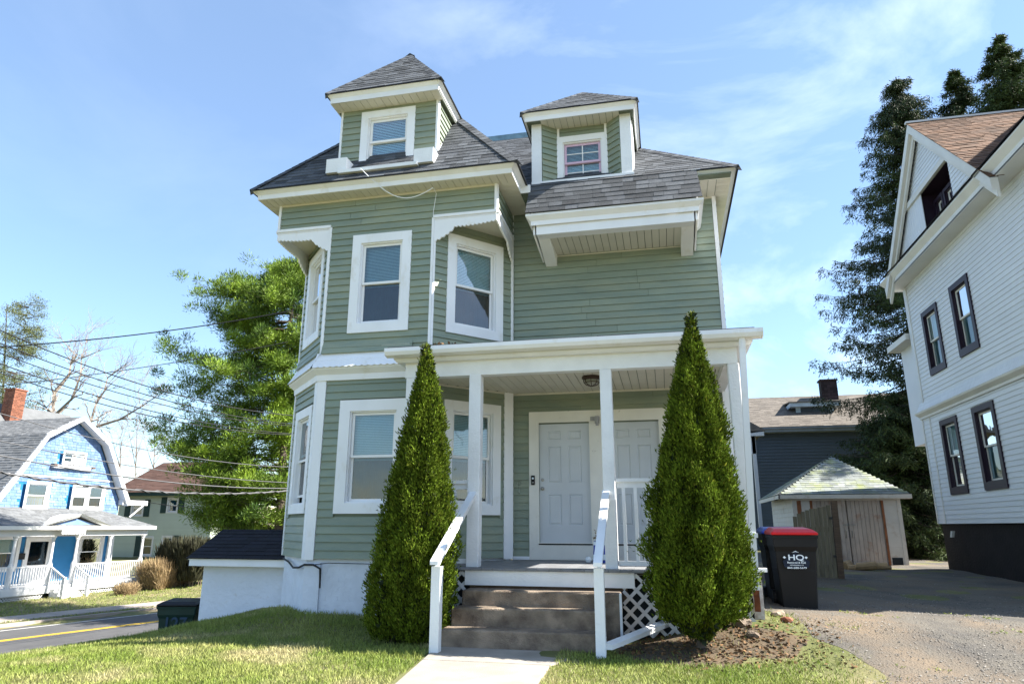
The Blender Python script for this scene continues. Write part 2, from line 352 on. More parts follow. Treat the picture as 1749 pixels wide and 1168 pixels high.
def sweep(path, prof, closed=False):
    """path 2D points walked with the outside on the left-hand normal (u.y,-u.x); prof list of (outward, z)"""
    mb = MB(); path = [np.array(p, float) for p in path]; n = len(path); rings = []
    for i, p in enumerate(path):
        def nrm(a, b): u = (b-a)/np.linalg.norm(b-a); return np.array([u[1], -u[0]])
        if i == 0: m = nrm(path[0], path[1]); k = 1
        elif i == n-1: m = nrm(path[-2], path[-1]); k = 1
        else:
            a, b = nrm(path[i-1], p), nrm(p, path[i+1]); m = a+b; m /= np.linalg.norm(m); k = 1/max(.2, m@a)
        rings.append([(p[0]+m[0]*k*d, p[1]+m[1]*k*d, z) for d, z in prof])
    q = len(prof); mb.add([v for r in rings for v in r], [(i*q+j, (i+1)*q+j, (i+1)*q+(j+1) % q, i*q+(j+1) % q) for i in range(n-1) for j in range(q)]+[tuple(range(q)), tuple(range(n*q-1, (n-1)*q-1, -1))])
    return mb
def strips(par, name, m, p0, along, across, n, L0, gap=.008, th=.012, clip=None, cap=300):
    """row of n flat boards on a horizontal or sloped plane: boards run 'along', stacked in direction 'across'"""
    p0 = np.array(p0, float); al = np.array(along, float); ac = np.array(across, float); w = np.linalg.norm(ac)/n; ac = ac/np.linalg.norm(ac); al = al/np.linalg.norm(al)
    up = np.cross(al, ac); up = up if up[2] > 0 else -up
    mb = MB(); mb.box((0, 0, 0), (1, w-gap, th)); me = mb.mesh(name, m)
    for i in range(n):
        a, b = (0, L0) if clip is None else clip((i+.5)*w)
        if b-a < .02: continue
        p = p0+ac*(w*i+gap/2)+al*a; x = al*(b-a)
        link(name, me, par, Matrix(((x[0], ac[0], up[0], p[0]), (x[1], ac[1], up[1], p[1]), (x[2], ac[2], up[2], p[2]), (0, 0, 0, 1))))
def scallop(fr, s0, s1, ztop, zbot, d0, d1, tooth=.07, amp=.022, n_ear=None):
    """board with a scalloped lower edge; zbot may be a function of s"""
    mb = MB(); N = max(8, int((s1-s0)/tooth*6)); zb = zbot if callable(zbot) else (lambda s: zbot); zt = ztop if callable(ztop) else (lambda s: ztop); vs = []
    for i in range(N+1):
        s = s0+(s1-s0)*i/N; z = zb(s)-amp*abs(math.sin(math.pi*(s-s0)/tooth)); vs += [fr.P(s, d0, z), fr.P(s, d1, z), fr.P(s, d1, zt(s)), fr.P(s, d0, zt(s))]
    fs = []
    for i in range(N):
        a, b = 4*i, 4*i+4; fs += [(a, b, b+1, a+1), (a+1, b+1, b+2, a+2), (a+2, b+2, b+3, a+3), (a+3, b+3, b, a)]
    fs += [(0, 1, 2, 3), (4*N+3, 4*N+2, 4*N+1, 4*N)]
    return mb.add(vs, fs)

class Shingles:
    def __init__(s, m, parent, cap=290, name='shingle', stuff='shingles'): s.m, s.par, s.cap, s.L, s.name, s.stuff = m, parent, cap, [], name, stuff
    def plane(s, poly, e=.135, tab=.30, th=.010, weight=1., jit=1.):
        """poly: 3D convex corners; first edge is the eave"""
        P = [np.array(p, float) for p in poly]; x = P[1]-P[0]; x /= np.linalg.norm(x)
        nrm = np.cross(x, P[-1]-P[0]) if np.linalg.norm(np.cross(x, P[-1]-P[0])) > 1e-6 else np.cross(x, P[2]-P[0]); nrm /= np.linalg.norm(nrm)
        if nrm[2] < 0: nrm = -nrm
        up = np.cross(nrm, x); up = up if up[2] > 0 else -up
        q = [((p-P[0])@x, (p-P[0])@up) for p in P]; H = max(b for a, b in q); k = 0; t = 0.
        while t < H-.02:
            tm = min(t+e*.92, H-.01); xs = []
            for i in range(len(q)):
                (a0, b0), (a1, b1) = q[i], q[(i+1) % len(q)]
                if (b0 <= tm < b1) or (b1 <= tm < b0): xs.append(a0+(a1-a0)*(tm-b0)/(b1-b0))
            if len(xs) >= 2:
                lo, hi = min(xs), max(xs); c = lo-random.uniform(0, tab)
                while c < hi:
                    w = tab*random.uniform(.45, 1.25); a, b = max(c, lo), min(c+w, hi)
                    if b-a > .02: s.L.append((weight*(1 if b-a > .15 else .3), P[0]+x*a+up*t+nrm*.002, x*(b-a-.004), up*min(e*1.12, H-t+.02), nrm*th*random.uniform(.7, 1.5 if jit else 1.)))
                    c += w
            t += e; k += 1
    def base(s, poly, mb):
        P = [np.array(p, float) for p in poly]; n = len(P); mb.add(P, [tuple(range(n))])
    def finish(s):
        s.L.sort(key=lambda t: -t[0]); mb = MB()
        V = [(0, 0, 0), (1, 0, 0), (1, 1, 0), (0, 1, 0), (0, 0, 1), (1, 0, 1), (1, 1, .25), (0, 1, .25)]
        u = MB(); u.add(V, BOXF[1:4]+[BOXF[5]]); me = u.mesh(s.name, s.m)
        for w, o, x, y, z in s.L[:s.cap]: link(s.name, me, s.par, Matrix(((x[0], y[0], z[0], o[0]), (x[1], y[1], z[1], o[1]), (x[2], y[2], z[2], o[2]), (0, 0, 0, 1))))
        for w, o, x, y, z in s.L[s.cap:]: mb.add([o+x*a+y*b+z*c for a, b, c in V], [BOXF[1], BOXF[2], BOXF[3], BOXF[5]])
        if mb.v:
            me2 = bpy.data.meshes.new(s.stuff); me2.from_pydata(mb.v, [], mb.f); me2.materials.append(s.m); link(s.stuff, me2, s.par, kind='stuff')

def nmesh(name, V, F, m, parent=None, **k):
    """numpy: V (n,3), F (m,4) or (m,3)"""
    me = bpy.data.meshes.new(name); n, q = F.shape; V = np.ascontiguousarray(V, np.float32)
    me.vertices.add(len(V)); me.vertices.foreach_set('co', V.ravel()); me.loops.add(n*q); me.loops.foreach_set('vertex_index', F.astype(np.int32).ravel())
    me.polygons.add(n); me.polygons.foreach_set('loop_start', np.arange(0, n*q, q, dtype=np.int32)); me.polygons.foreach_set('loop_total', np.full(n, q, np.int32))
    me.update(calc_edges=True); me.materials.append(m); return link(name, me, parent, **k)
def unit(v): return v/(np.linalg.norm(v, axis=-1, keepdims=True)+1e-9)
def leaves(name, C, D, Ln, Wd, m, parent=None, R=RS, flat=None, **k):
    n = len(C); D = unit(D); S = unit(np.cross(D, R.normal(size=(n, 3)) if flat is None else flat)); Ln = np.broadcast_to(Ln, n)[:, None]; Wd = np.broadcast_to(Wd, n)[:, None]
    V = np.stack([C, C+D*Ln*.45+S*Wd, C+D*Ln, C+D*Ln*.45-S*Wd], 1).reshape(-1, 3)
    return nmesh(name, V, np.arange(4*n).reshape(n, 4), m, parent, **k)

# ------------------------------------------------------------------ terrain
def ss(v, a, b): t = np.clip((np.asarray(v, float)-a)/(b-a), 0, 1); return t*t*(3-2*t)
RC = np.array([-21.77, 20.08]); RDv = np.array([math.sin(math.radians(16.9)), math.cos(math.radians(16.9))]); RN = np.array([-RDv[1], RDv[0]])
def roadw(x, y): return (np.asarray(x)-RC[0])*RN[0]+(np.asarray(y)-RC[1])*RN[1]
def H(x, y):
    x = np.asarray(x, float); y = np.asarray(y, float); w = roadw(x, y)
    z = -1.42+.34*ss(y, 7.6, 9.9)*ss(x, -.7, .9)*(1-.25*ss(x, 2.5, 4.5))+.12*ss(y, 11, 20)*ss(x, 0, 3)
    z = z+.13*ss(y, 9.2, 10.6)*ss(-x, 3.6, 5.2)*(1-ss(-x, 5.9, 7.2))-.10*ss(-x, 6.6, 8.3)*ss(y, 7.5, 10.5)-.04*ss(-x, 3, 6)-.03*np.clip(-6-x, 0, 2.4)**2
    z = z+.02*np.sin(x*1.7+1)*np.sin(y*1.3)+.012*np.sin(x*4.1)*np.sin(y*3.7+2)
    L1 = .95*ss(-x, 8.35, 9.7); z = z-L1*(1-ss(w, -14, -5))
    t = ss(w, -15, -4.6); left = -3.7+.13*ss(w, 3.05, 3.15)+.14*ss(w, 5.5, 9)+1.5*ss(y, 33, 48)
    return z*(1-t)+left*t
def sheet(name, xs, ys, m, dz=0., keep=None, **k):
    X, Y = np.meshgrid(xs, ys); Z = H(X, Y)+dz; nx, ny = len(xs), len(ys); V = np.stack([X, Y, Z], -1).reshape(-1, 3)
    i, j = np.meshgrid(np.arange(nx-1), np.arange(ny-1)); a = (j*nx+i).ravel(); F = np.stack([a, a+1, a+nx+1, a+nx], 1)
    if keep is not None:
        c = V[F].mean(1); F = F[keep(c[:, 0], c[:, 1])]
    o = nmesh(name, V, F, m, None, **k); o['kind'] = 'structure'; return o
xs = np.unique(np.concatenate([[-900, -300, -140, -90], np.arange(-70, -10, 1.), np.arange(-10, 9, .2), np.arange(9, 40, 1.), [60, 100, 300, 900]]))
ys = np.unique(np.concatenate([[-300, -60, -20, -8], np.arange(-4, 13, .2), np.arange(13, 60, 1.), [75, 110, 200, 400, 1200]]))
g = sheet('ground', xs, ys, M['ground']); [setattr(p, 'use_smooth', True) for p in g.data.polygons]
def dedge(y): return 1.75+.22*np.sin(y*1.1)+.1*np.sin(y*3.3)-.55*ss(y, 9.2, 11)
_u, _v = np.meshgrid(np.concatenate([np.arange(0, 4, .1), np.arange(4, 11, .25)]), np.arange(-4, 30, .15)); _X = dedge(_v)+_u+.03*np.sin(_v*9); _V = np.stack([_X, _v, H(_X, _v)+.006*np.clip(_u*4, .3, 1)], -1); _ny, _nx = _u.shape; _i, _j = np.meshgrid(np.arange(_nx-1), np.arange(_ny-1)); _a = (_j*_nx+_i).ravel(); d = nmesh('gravel_driveway', _V.reshape(-1, 3), np.stack([_a, _a+1, _a+_nx+1, _a+_nx], 1), M['gravel']); d['kind'] = 'structure'; [setattr(p, 'use_smooth', True) for p in d.data.polygons]
road = MB()
def rp(t, w, dz=0): q = RC+RDv*t+RN*w; return (q[0], q[1], -3.7+dz)
def strip(mb, w0, w1, dz, t0=-60, t1=90, n=1):
    for i in range(n):
        a, b = t0+(t1-t0)*i/n, t0+(t1-t0)*(i+1)/n; mb.add([rp(a, w0, dz), rp(a, w1, dz), rp(b, w1, dz), rp(b, w0, dz)], [(0, 1, 2, 3)])
strip(road, -4.6, 3.05, .01); struct('road', road, M['asphalt'])
m = MB(); strip(m, -.06, .06, .016); strip(m, -.26, -.14, .016); struct('road_centre_line', m, M['yellow'])
m = MB(); strip(m, 2.30, 2.40, .016); struct('road_edge_line', m, M['wline'])
m = MB(); m.hexa([rp(-60, 3.05, 0), rp(90, 3.05, 0), rp(90, 3.2, 0), rp(-60, 3.2, 0), rp(-60, 3.05, .15), rp(90, 3.05, .15), rp(90, 3.2, .15), rp(-60, 3.2, .15)]); struct('kerb', m, M['sidewalk'])
pv = thing('pavement', 'pale concrete pavement of square slabs beyond the road', 'pavement'); del pv['category'], pv['label']; pv['kind'] = 'structure'
sm = MB(); sm.box((0, 0, 0), (1.46, 1.5, .05)); sme = sm.mesh('slab', M['sidewalk'])
for i in range(30):
    q = rp(-14+1.5*i, 3.75, .12); link('slab', sme, pv, Matrix(((RDv[0], RN[0], 0, q[0]), (RDv[1], RN[1], 0, q[1]), (0, 0, 1, q[2]), (0, 0, 0, 1))))
_n = 40; _vs = [(.45, 8.75, float(H(.45, 8.75))+.012)]; _fs = []
for _q, _k in ((.5, .5), (1., 1.)):
    for _a in range(_n):
        _t = _a/_n*2*math.pi; _r = 1+.13*math.sin(3*_t+1)+.09*math.sin(7*_t); _x, _y =   .40+1.15*_q*_r*math.cos(_t), 8.80+.80*_q*_r*math.sin(_t); _vs.append((_x, _y, float(H(_x, _y))+(.012 if _q < 1 else -.004)))
_fs = [(0, 1+_a, 1+(_a+1) % _n) for _a in range(_n)]+[(1+_a, 1+_n+_a, 1+_n+(_a+1) % _n, 1+(_a+1) % _n) for _a in range(_n)]
sb_ = MB(); sb_.add(_vs, _fs); struct('soil_bed', sb_, mat('brown_soil', (.07, .055, .038), .95, .2, 4, bump=.8, bscale=25, col2=(.12, .085, .05)))
# concrete walk to the steps, one slab after another
wk = bpy.data.objects.new('front_walk', None); COL.objects.link(wk); wk['kind'] = 'structure'
ye = [8.5, 7.66, 6.3, 4.9, 3.5, 2.1, .7]
for a, b in zip(ye[:-1], ye[1:]):
    def ex(y): return (-2.76+(8.2-y)*.13, -1.30+(8.2-y)*.03)
    m = MB(); (l0, r0), (l1, r1) = ex(a-.006), ex(b+.006)
    if a > 8: r0 = -.92; r1 = -1.28
    m.hexa([(l1, b+.006, -1.55), (r1, b+.006, -1.55), (r0, a-.006, -1.55), (l0, a-.006, -1.55), (l1, b+.006, -1.398), (r1, b+.006, -1.398), (r0, a-.006, -1.40), (l0, a-.006, -1.40)])
    o = m.build('slab', M['walk'], wk); bv = o.modifiers.new('b', 'BEVEL'); bv.width = .012; bv.segments = 2

# ------------------------------------------------------------------ the green house
F0, WY, RX, BX0, BX1, BX2, BX3 = 10.53, 11.836, 1.166, -6.81, -5.74, -3.75, -2.61
house = thing('green_house', 'sage green three storey house with white trim, two dormers and a front porch', 'house', (-2.8, 11.8, -1.3))
fF, fW = Fr((0, F0), u=(1, 0)), Fr((0, WY), u=(1, 0))
fRA, fLA = Fr((BX2, F0), (BX3, 11.76)), Fr((BX0, 11.68), (BX1, F0))
fRR = Fr((BX3, F0), u=(0, 1)); fLL = Fr((BX0, 20), u=(0, -1)); fRS = Fr((RX, WY), u=(0, 1))
SI = Siding('siding_board', M['sage'], house)
wall = MB(); HZ0, BELT0, BELT1, CUT, SOF = -.51, 2.46, 2.87, 5.28, 5.83
SX = [(lambda w: w)]
# windows
hF, hRA, hLA, hW = [], [], [], []
w, h = window(house, fF, -5.30, -4.09, .19, 2.05, cw=.19, blind='half', cb=.17, raised=.0, drape='curtain', label='lower front window with its blind half down'); hF.append((-5.30, -4.09, .19, 2.05))
w, h = window(house, fF, -5.27, -4.15, 3.23, 5.07, cw=.165, blind='half', drape='curtain'); hF.append((-5.27, -4.15, 3.23, 5.07))
w, h = window(house, fRA, .28, 1.46, 3.22, 5.06, cw=.165, blind='half', drape='curtain'); hRA.append((.28, 1.46, 3.22, 5.06))
w, h = window(house, fRA, .30, 1.43, .18, 2.05, cw=.16, blind='half', drape='curtain'); hRA.append((.30, 1.43, .18, 2.05))
w, h = window(house, fLA, .26, 1.36, 3.24, 5.06, cw=.16, blind='half', drape='curtain'); hLA.append((.26, 1.36, 3.24, 5.06))
w, h = window(house, fLA, .22, 1.36, .20, 2.03, cw=.16, blind='half', raised=.10, drape='curtain', label='side bay window left a little open'); hLA.append((.22, 1.36, .20, 2.03))
wi = lambda hs, c=.17: [(a+c, b-c, z0+c, z1-c) for a, b, z0, z1 in hs]
DX0, DX1, DZ0, DZ1 = -2.30, .118, -.53, 1.96
for fr, s0, s1, hs in ((fF, BX1, BX2, hF), (fRA, 0, fRA.len, hRA), (fLA, 0, fLA.len, hLA)):
    wallpanel(wall, fr, s0, s1, HZ0, CUT, wi(hs))
wallpanel(wall, fF, BX0, BX3, CUT, SOF+.2); wallpanel(wall, fRR, 0, WY-F0, CUT, SOF+.2); wallpanel(wall, fLL, 20-11.68, 20-F0, CUT, SOF+.2)
wallpanel(wall, fW, BX3, RX, HZ0, SOF+.2, [(-2.128, -1.238, -.28, 1.745), (-.94, -.05, -.28, 1.745)]); wallpanel(wall, fRR, 11.76-F0, WY-F0, HZ0, CUT)
wallpanel(wall, fLL, 0, 20-11.68, HZ0, SOF+.2); wallpanel(wall, fRS, 0, 8.1, HZ0, SOF+.2)
wall.box((BX0, 19.9, HZ0), (RX, 20, SOF+.2)); wall.build('wall', M['sagewall'], house)
P5 = .128
SI.run(fF, BX1+.155, BX2-.02, HZ0, BELT0, P5, hF, seam=1)
SI.run(fF, BX1+.03, BX2-.03, BELT1, CUT, P5, hF, seam=1); SI.run(fF, BX0+.04, BX3-.04, CUT, SOF-.03, P5, seam=1)
SI.run(fRA, .03, fRA.len-.17, HZ0, 2.3, P5, hRA, vis=.9); SI.run(fRA, .03, fRA.len-.03, 2.98, CUT, P5, hRA)
SI.run(fRR, 11.76-F0+.02, WY-F0-.01, HZ0, CUT, P5, vis=.6)
SI.run(fLA, .04, fLA.len-.15, HZ0, BELT0, P5, hLA, vis=.55); SI.run(fLA, .03, fLA.len-.03, BELT1, CUT, P5, hLA, vis=.55)
SI.run(fRR, .03, WY-F0-.01, CUT, SOF-.03, P5, vis=.6)
SI.run(fW, BX3+.02, RX-.06, HZ0+.02, 2.3, P5, [(DX0, DX1, DZ0, DZ1)], seam=1); SI.run(fW, BX3+.02, RX-.06, 2.98, SOF-.03, P5, seam=1)
SI.run(fRS, .06, 8, HZ0, SOF-.03, P5, vis=.01); SI.run(fLL, 0, 20-11.72, HZ0, SOF-.03, P5, vis=.01)
# flared courses above the belt
def vtrim(fr, s0, s1, z0, z1, d=.03, name='corner_trim', m=None, d0=-.003): mb = MB(); fr.box(mb, s0, s1, d0, d, z0, z1); return mb.build(name, m or M['white'], house)
vtrim(fF, BX1-.012, BX1+.15, HZ0-.02, BELT0, .032); vtrim(fLA, fLA.len-.15, fLA.len+.012, HZ0-.02, BELT0, .032)
vtrim(fLA, -.03, .035, HZ0, BELT0, .032); vtrim(fF, BX1-.01, BX1+.032, BELT1, CUT, .028); vtrim(fLA, fLA.len-.032, fLA.len+.01, BELT1, CUT, .028); vtrim(fLA, -.03, .03, BELT1, CUT, .028)
vtrim(fF, BX2-.034, BX2+.008, 2.95, CUT, .028); vtrim(fRA, -.008, .032, 2.95, CUT, .028); vtrim(fRA, fRA.len-.032, fRA.len, 2.9, CUT, .028)
vtrim(fRA, fRA.len-.17, fRA.len+.01, HZ0-.02, 2.3, .035); vtrim(fRR, 11.76-F0, 11.76-F0+.03, HZ0, CUT, .028)
vtrim(fF, BX0-.012, BX0+.035, CUT, SOF, .03); vtrim(fF, BX3-.035, BX3+.012, CUT, SOF, .03); vtrim(fRR, -.0, .03, CUT, SOF, .03)
vtrim(fW, BX3, BX3+.022, HZ0, SOF, .022); vtrim(fW, RX-.055, RX+.012, HZ0-.02, SOF, .032); vtrim(fW, BX3, RX, HZ0-.03, HZ0+.02, .03)
# belt: scalloped skirt on a crown, round the left part of the bay
bp = [(BX0, 20), (BX0, 11.68), (BX1, F0), (-4.14, F0)]
sweep(bp, [(0, 2.40), (.05, 2.40), (.06, 2.50), (.15, 2.58), (.16, 2.615), (0, 2.66)]).build('belt_cornice', M['white'], house)
def skirt(fr, s0, s1):
    m = MB(); n = int((s1-s0)/.012)
    for zt, zb, dt, db in ((2.89, 2.735, .03, .105), (2.755, 2.60, .10, .185)):
        vs = []
        for i in range(n+1):
            s = s0+(s1-s0)*i/n; o = .02*abs(math.sin(math.pi*(s-s0)/.115)); r = (db-dt)/(zt-zb)
            vs += [fr.P(s, dt, zt), fr.P(s, db-.0+o*r, zb-o+.02), fr.P(s, db-.02, zb-o+.02)]
        m.add(vs, [f for i in range(n) for f in ((3*i, 3*i+3, 3*i+4, 3*i+1), (3*i+1, 3*i+4, 3*i+5, 3*i+2))])
    return m
skirt(fF, BX1-.06, -4.12).build('scalloped_skirt', M['white'], house); skirt(fLA, -.05, fLA.len+.06).build('scalloped_skirt', M['white'], house)
# lowest upper courses kick outwards over the skirt
for fr, a, b in ((fF, BX1+.03, -4.05), (fLA, .03, fLA.len-.03)):
    for k in range(2):
        m = MB(); z0 = 2.875+.1*k; d0, d1 = (.085, .045) if k == 0 else (.055, .015)
        P = fr.P; m.hexa([P(a, 0, z0), P(b, 0, z0), P(b, d0, z0), P(a, d0, z0), P(a, 0, z0+.11), P(b, 0, z0+.11), P(b, d1, z0+.11), P(a, d1, z0+.11)]); m.build('siding_board', M['sage'], house)
# cut-away corners: soffit triangles and scalloped brackets
for (c, e1, e2, nm) in (((BX0, F0), (BX1, F0), (BX0, 11.68), 'l'), ((BX3, F0), (BX2, F0), (BX3, 11.76), 'r')):
    m = MB(); m.prism([(*c, CUT-.02), (*e1, CUT-.02), (*e2, CUT-.02)], (0, 0, .03)); m.build('corner_soffit', M['cream'], house)
def ear(L0, L1, inner_right):
    def zb(s):
        t = (s-L0)/(L1-L0); t = t if inner_right else 1-t
        return CUT-.14-.05*math.sin(t*3)-(.30*max(0, (t-.66)/.34)**.7 if t > .66 else 0)
    return zb
for fr, a, b, inn in ((fF, BX0, BX1, True), (fLL, 20-11.68, 20-F0, False), (fF, BX2, BX3, False), (fRR, 0, 11.76-F0, True)):
    scallop(fr, a, b, CUT+.02, ear(a, b, inn), -.015, .018, .075, .028).build('scalloped_bracket', M['white'], house)
    m = MB(); fr.box(m, a-.01, b+.01, -.01, .045, CUT-.012, CUT+.04); m.build('bracket_cap', M['white'], house)
    m = MB(); n = int((b-a)/.028)
    for i in range(n): s = a+(b-a)*(i+.5)/n; fr.box(m, s-.006, s+.006, .018, .03, CUT-.045, CUT-.012)
    m.build('dentils', M['white'], house, kind='stuff')
# main eaves
def eave(path, z0, name='eave_fascia', up=.15, outw=.10, depth=.25, low=.085):
    return sweep(path, [(-.02, z0-.005), (.0, z0-.005), (.0, z0+low), (outw, z0+up), (outw, z0+up+.018), (-.02, z0+up+.03)]).build(name, M['white'], house)
ZG = SOF+.15
eave([(-7.10, 20.3), (-7.10, 10.2), (-2.27, 10.2), (-2.27, 10.98)], SOF)
m = MB(); m.box((-2.28, 10.98, SOF), (-2.10, 11.02, SOF+.155)); m.build('eave_end_cap', M['white'], house)
eave([(.74, 11.17), (1.40, 11.17), (1.40, 20.3)], SOF)
strips(house, 'soffit_panel', M['cream'], (-7.08, 10.21, SOF-.012), (0, 1, 0), (4.8, 0, 0), 36, .33)
strips(house, 'soffit_panel', M['cream'], (BX3, 10.54, SOF-.012), (1, 0, 0), (0, 1.3, 0), 10, .33)
strips(house, 'soffit_panel', M['cream'], (-7.09, 10.54, SOF-.012), (1, 0, 0), (0, 1.3, 0), 10, .29)
strips(house, 'soffit_panel', M['cream'], (.74, 11.18, SOF-.012), (0, 1, 0), (.42, 0, 0), 3, .66)
strips(house, 'soffit_panel', M['cream'], (RX, 11.18, SOF-.012), (1, 0, 0), (0, 9, 0), 69, .23)
m = MB(); m.box((-7.09, 10.21, SOF), (-2.28, 20.2, SOF+.02)); m.box((-2.28, 11.0, SOF), (1.39, 20.2, SOF+.02)); m.build('attic_floor', M['sagewall'], house)
vtrim(fF, BX0, BX3, SOF-.045, SOF-.012, .022, 'soffit_trim', M['cream']); vtrim(fW, .74, RX, SOF-.045, SOF-.012, .022, 'soffit_trim', M['cream'])
# roofs
SH = Shingles(M['shingle'], house); rb = MB()
x0, x1, yE, mB = -7.20, -2.16, 10.10, 1.33; xm = (x0+x1)/2; zA = ZG+(x1-xm)*mB; yA = yE+(x1-xm)
front = [(x0, yE, ZG), (x1, yE, ZG), (xm, yA, zA)]; SH.plane(front, weight=1.2)
rightp = [(x1, yE, ZG), (x1, 16, ZG), (xm, 16, zA), (xm, yA, zA)]; SH.plane(rightp, weight=.3, e=.2, tab=.4)
leftp = [(x0, 20.3, ZG), (x0, yE, ZG), (xm, yA, zA), (xm, 20.3-.1, zA)]; SH.plane(leftp, weight=.05, e=.3, tab=.9)
mM = .909; yM = 11.07; xr = 1.52; zt = 9.4; k = (zt-ZG)/mM
mf = [(-3.2, yM, ZG), (xr, yM, ZG), (xr-k, yM+k, zt), (-5.3, yM+k, zt)]; SH.plane(mf, weight=1.1)
mr_ = [(xr, yM, ZG), (xr, 20.4, ZG), (xr-k, 20.4-k, zt), (xr-k, yM+k, zt)]; SH.plane(mr_, weight=.02, e=.3, tab=.9)
hood = [(-2.13, 10.66, 5.265), (.865, 10.66, 5.265), (.83, yM, ZG-.01), (-2.13, yM, ZG-.01)]; SH.plane(hood, weight=1.6)
for p in (front, rightp, leftp, mf, mr_, hood): SH.base(p, rb)
rb.add([(-5.3, yM+k, zt), (xr-k, yM+k, zt), (xr-k, 20.4-k, zt), (-5.3, 20.4-k, zt), (x0, 20.3, ZG), (xr, 20.4, ZG), (xr-k, 20.4-k, zt), (xm, 20.2, zA)], [(0, 1, 2, 3), (4, 5, 6, 7)])
m = MB(); m.box((-4.6, yM+k-.02, zt-.02), (xr-k+.05, yM+k+.06, zt+.14)); m.build('roof_flashing', mat('weathered_zinc', (.22, .33, .38), .5, .2, 5, metal=.3), house)
def hipcap(a, b, n=None, w=.13):
    a, b = np.array(a, float), np.array(b, float); Ln = np.linalg.norm(b-a); n = n or int(Ln/.16); d = (b-a)/Ln; s = unit(np.cross(d, [0, 0, 1.])); up = np.cross(s, d)
    m = MB()
    for i in range(n):
        p = a+d*(Ln*i/n); q = p+d*(Ln/n*1.12); h0, h1 = .026, .020
        m.add([p-s*w-up*.045, p+up*h0, p+s*w-up*.045, q-s*w-up*.055, q+up*h1, q+s*w-up*.055], [(0, 1, 4, 3), (1, 2, 5, 4), (0, 3, 5, 2), (0, 2, 1)])
    m.build('hip_cap', M['shingle'], house)
hipcap((x0, yE, ZG), (xm, yA, zA)); hipcap((x1, yE, ZG), (xm, yA, zA)); hipcap((xr, yM, ZG), (xr-k, yM+k, zt))
# shingle edge drip
m = MB(); m.box((x0-.01, yE-.012, ZG-.012), (x1+.01, yE+.02, ZG+.006)); m.box((xr-.7, yM-.012, ZG-.012), (xr+.01, yM+.02, ZG+.006)); m.box((x1-.02, yE, ZG-.012), (x1+.014, 11.0, ZG+.006)); m.box((x0-.014, yE, ZG-.012), (x0+.02, 20, ZG+.006)); m.box((xr-.02, yM, ZG-.012), (xr+.014, 20, ZG+.006)); m.build('drip_edge', M['black'], house)
# left dormer
LD = 10.6; dx0, dx1, dzb, dzt = -5.72, -3.77, 6.3, 7.76; fD = Fr((0, LD), u=(1, 0)); fDR = Fr((dx1, LD), u=(0, 1)); fDL = Fr((dx0, 13), u=(0, -1))
window(house, fD, -5.30, -4.215, 6.42, 7.655, cw=.145, blind='both', glass=('glass', 'glass'), cb=.12, slat=.034)
dw = MB(); wallpanel(dw, fD, dx0, dx1, dzb, dzt+.1, [(-5.15, -4.36, 6.54, 7.51)]); wallpanel(dw, fDR, 0, 2.2, 6.6, dzt+.1); wallpanel(dw, fDL, .2, 2.4, 6.6, dzt+.1)
SI.run(fD, dx0+.03, dx1-.03, 6.44, dzt-.01, P5, [(-5.30, -4.215, 6.42, 7.655)])
SI.run(fDR, .03, 2.0, 6.62, dzt-.01, P5, vis=.9, lim=lambda z: (.03, max(.03, (z-ZG)/mB+yE-LD)))
vtrim(fD, dx0-.01, dx0+.03, dzb, dzt, .026); vtrim(fD, dx1-.035, dx1+.01, dzb, dzt, .026); vtrim(fDR, -.0, .035, 6.55, dzt, .026)
m = MB(); P = fDR.P; m.hexa([P(.02, 0, 6.60), P(1.17, 0, 7.80), P(1.17, .03, 7.80), P(.02, .03, 6.60), P(-.04, 0, 6.68), P(1.10, 0, 7.84), P(1.10, .03, 7.84), P(-.04, .03, 6.68)]); m.build('dormer_flashing', M['white'], house)
ex0, ex1, ey = dx0-.12, dx1+.12, 10.27
eave([(ex0+.02, 12.6), (ex0+.02, ey), (ex1-.02, ey), (ex1-.02, 12.4)], dzt-.03, low=.10, up=.17, outw=.07)
strips(house, 'soffit_panel', M['cream'], (ex0+.04, ey+.01, dzt-.035), (0, 1, 0), (ex1-ex0-.08, 0, 0), 15, .31)
zE = dzt+.14; ax = (ex0+ex1)/2; ay, az = 11.49, 9.55; ex0 -= .05; ex1 += .05; ey -= .07
rt_ = 13.6
f1 = [(ex0, ey, zE), (ex1, ey, zE), (ax, ay, az)]; f2 = [(ex1, ey, zE), (ex1, rt_, zE), (ax, rt_, az), (ax, ay, az)]; f3 = [(ex0, rt_, zE), (ex0, ey, zE), (ax, ay, az), (ax, rt_, az)]
SH.plane(f1, weight=.9); SH.plane(f2, weight=.6); SH.plane(f3, weight=.05, e=.3, tab=.9)
for p in (f1, f2, f3): SH.base(p, rb)
hipcap((ex0, ey, zE), (ax, ay, az), w=.1); hipcap((ex1, ey, zE), (ax, ay, az), w=.1); hipcap((ax, ay-.05, az), (ax, rt_, az), w=.1)
m = MB(); m.box((ex0-.012, ey-.012, zE-.014), (ex1+.012, ey+.02, zE+.006)); m.box((ex0-.014, ey, zE-.014), (ex0+.02, rt_, zE+.006)); m.box((ex1-.02, ey, zE-.014), (ex1+.014, rt_, zE+.006)); m.build('drip_edge', M['black'], house)
m = MB(); m.box((ex0+.06, ey+.1, zE-.16), (ex1-.06, 12.6, zE-.14)); m.build('attic_floor', M['sagewall'], house)
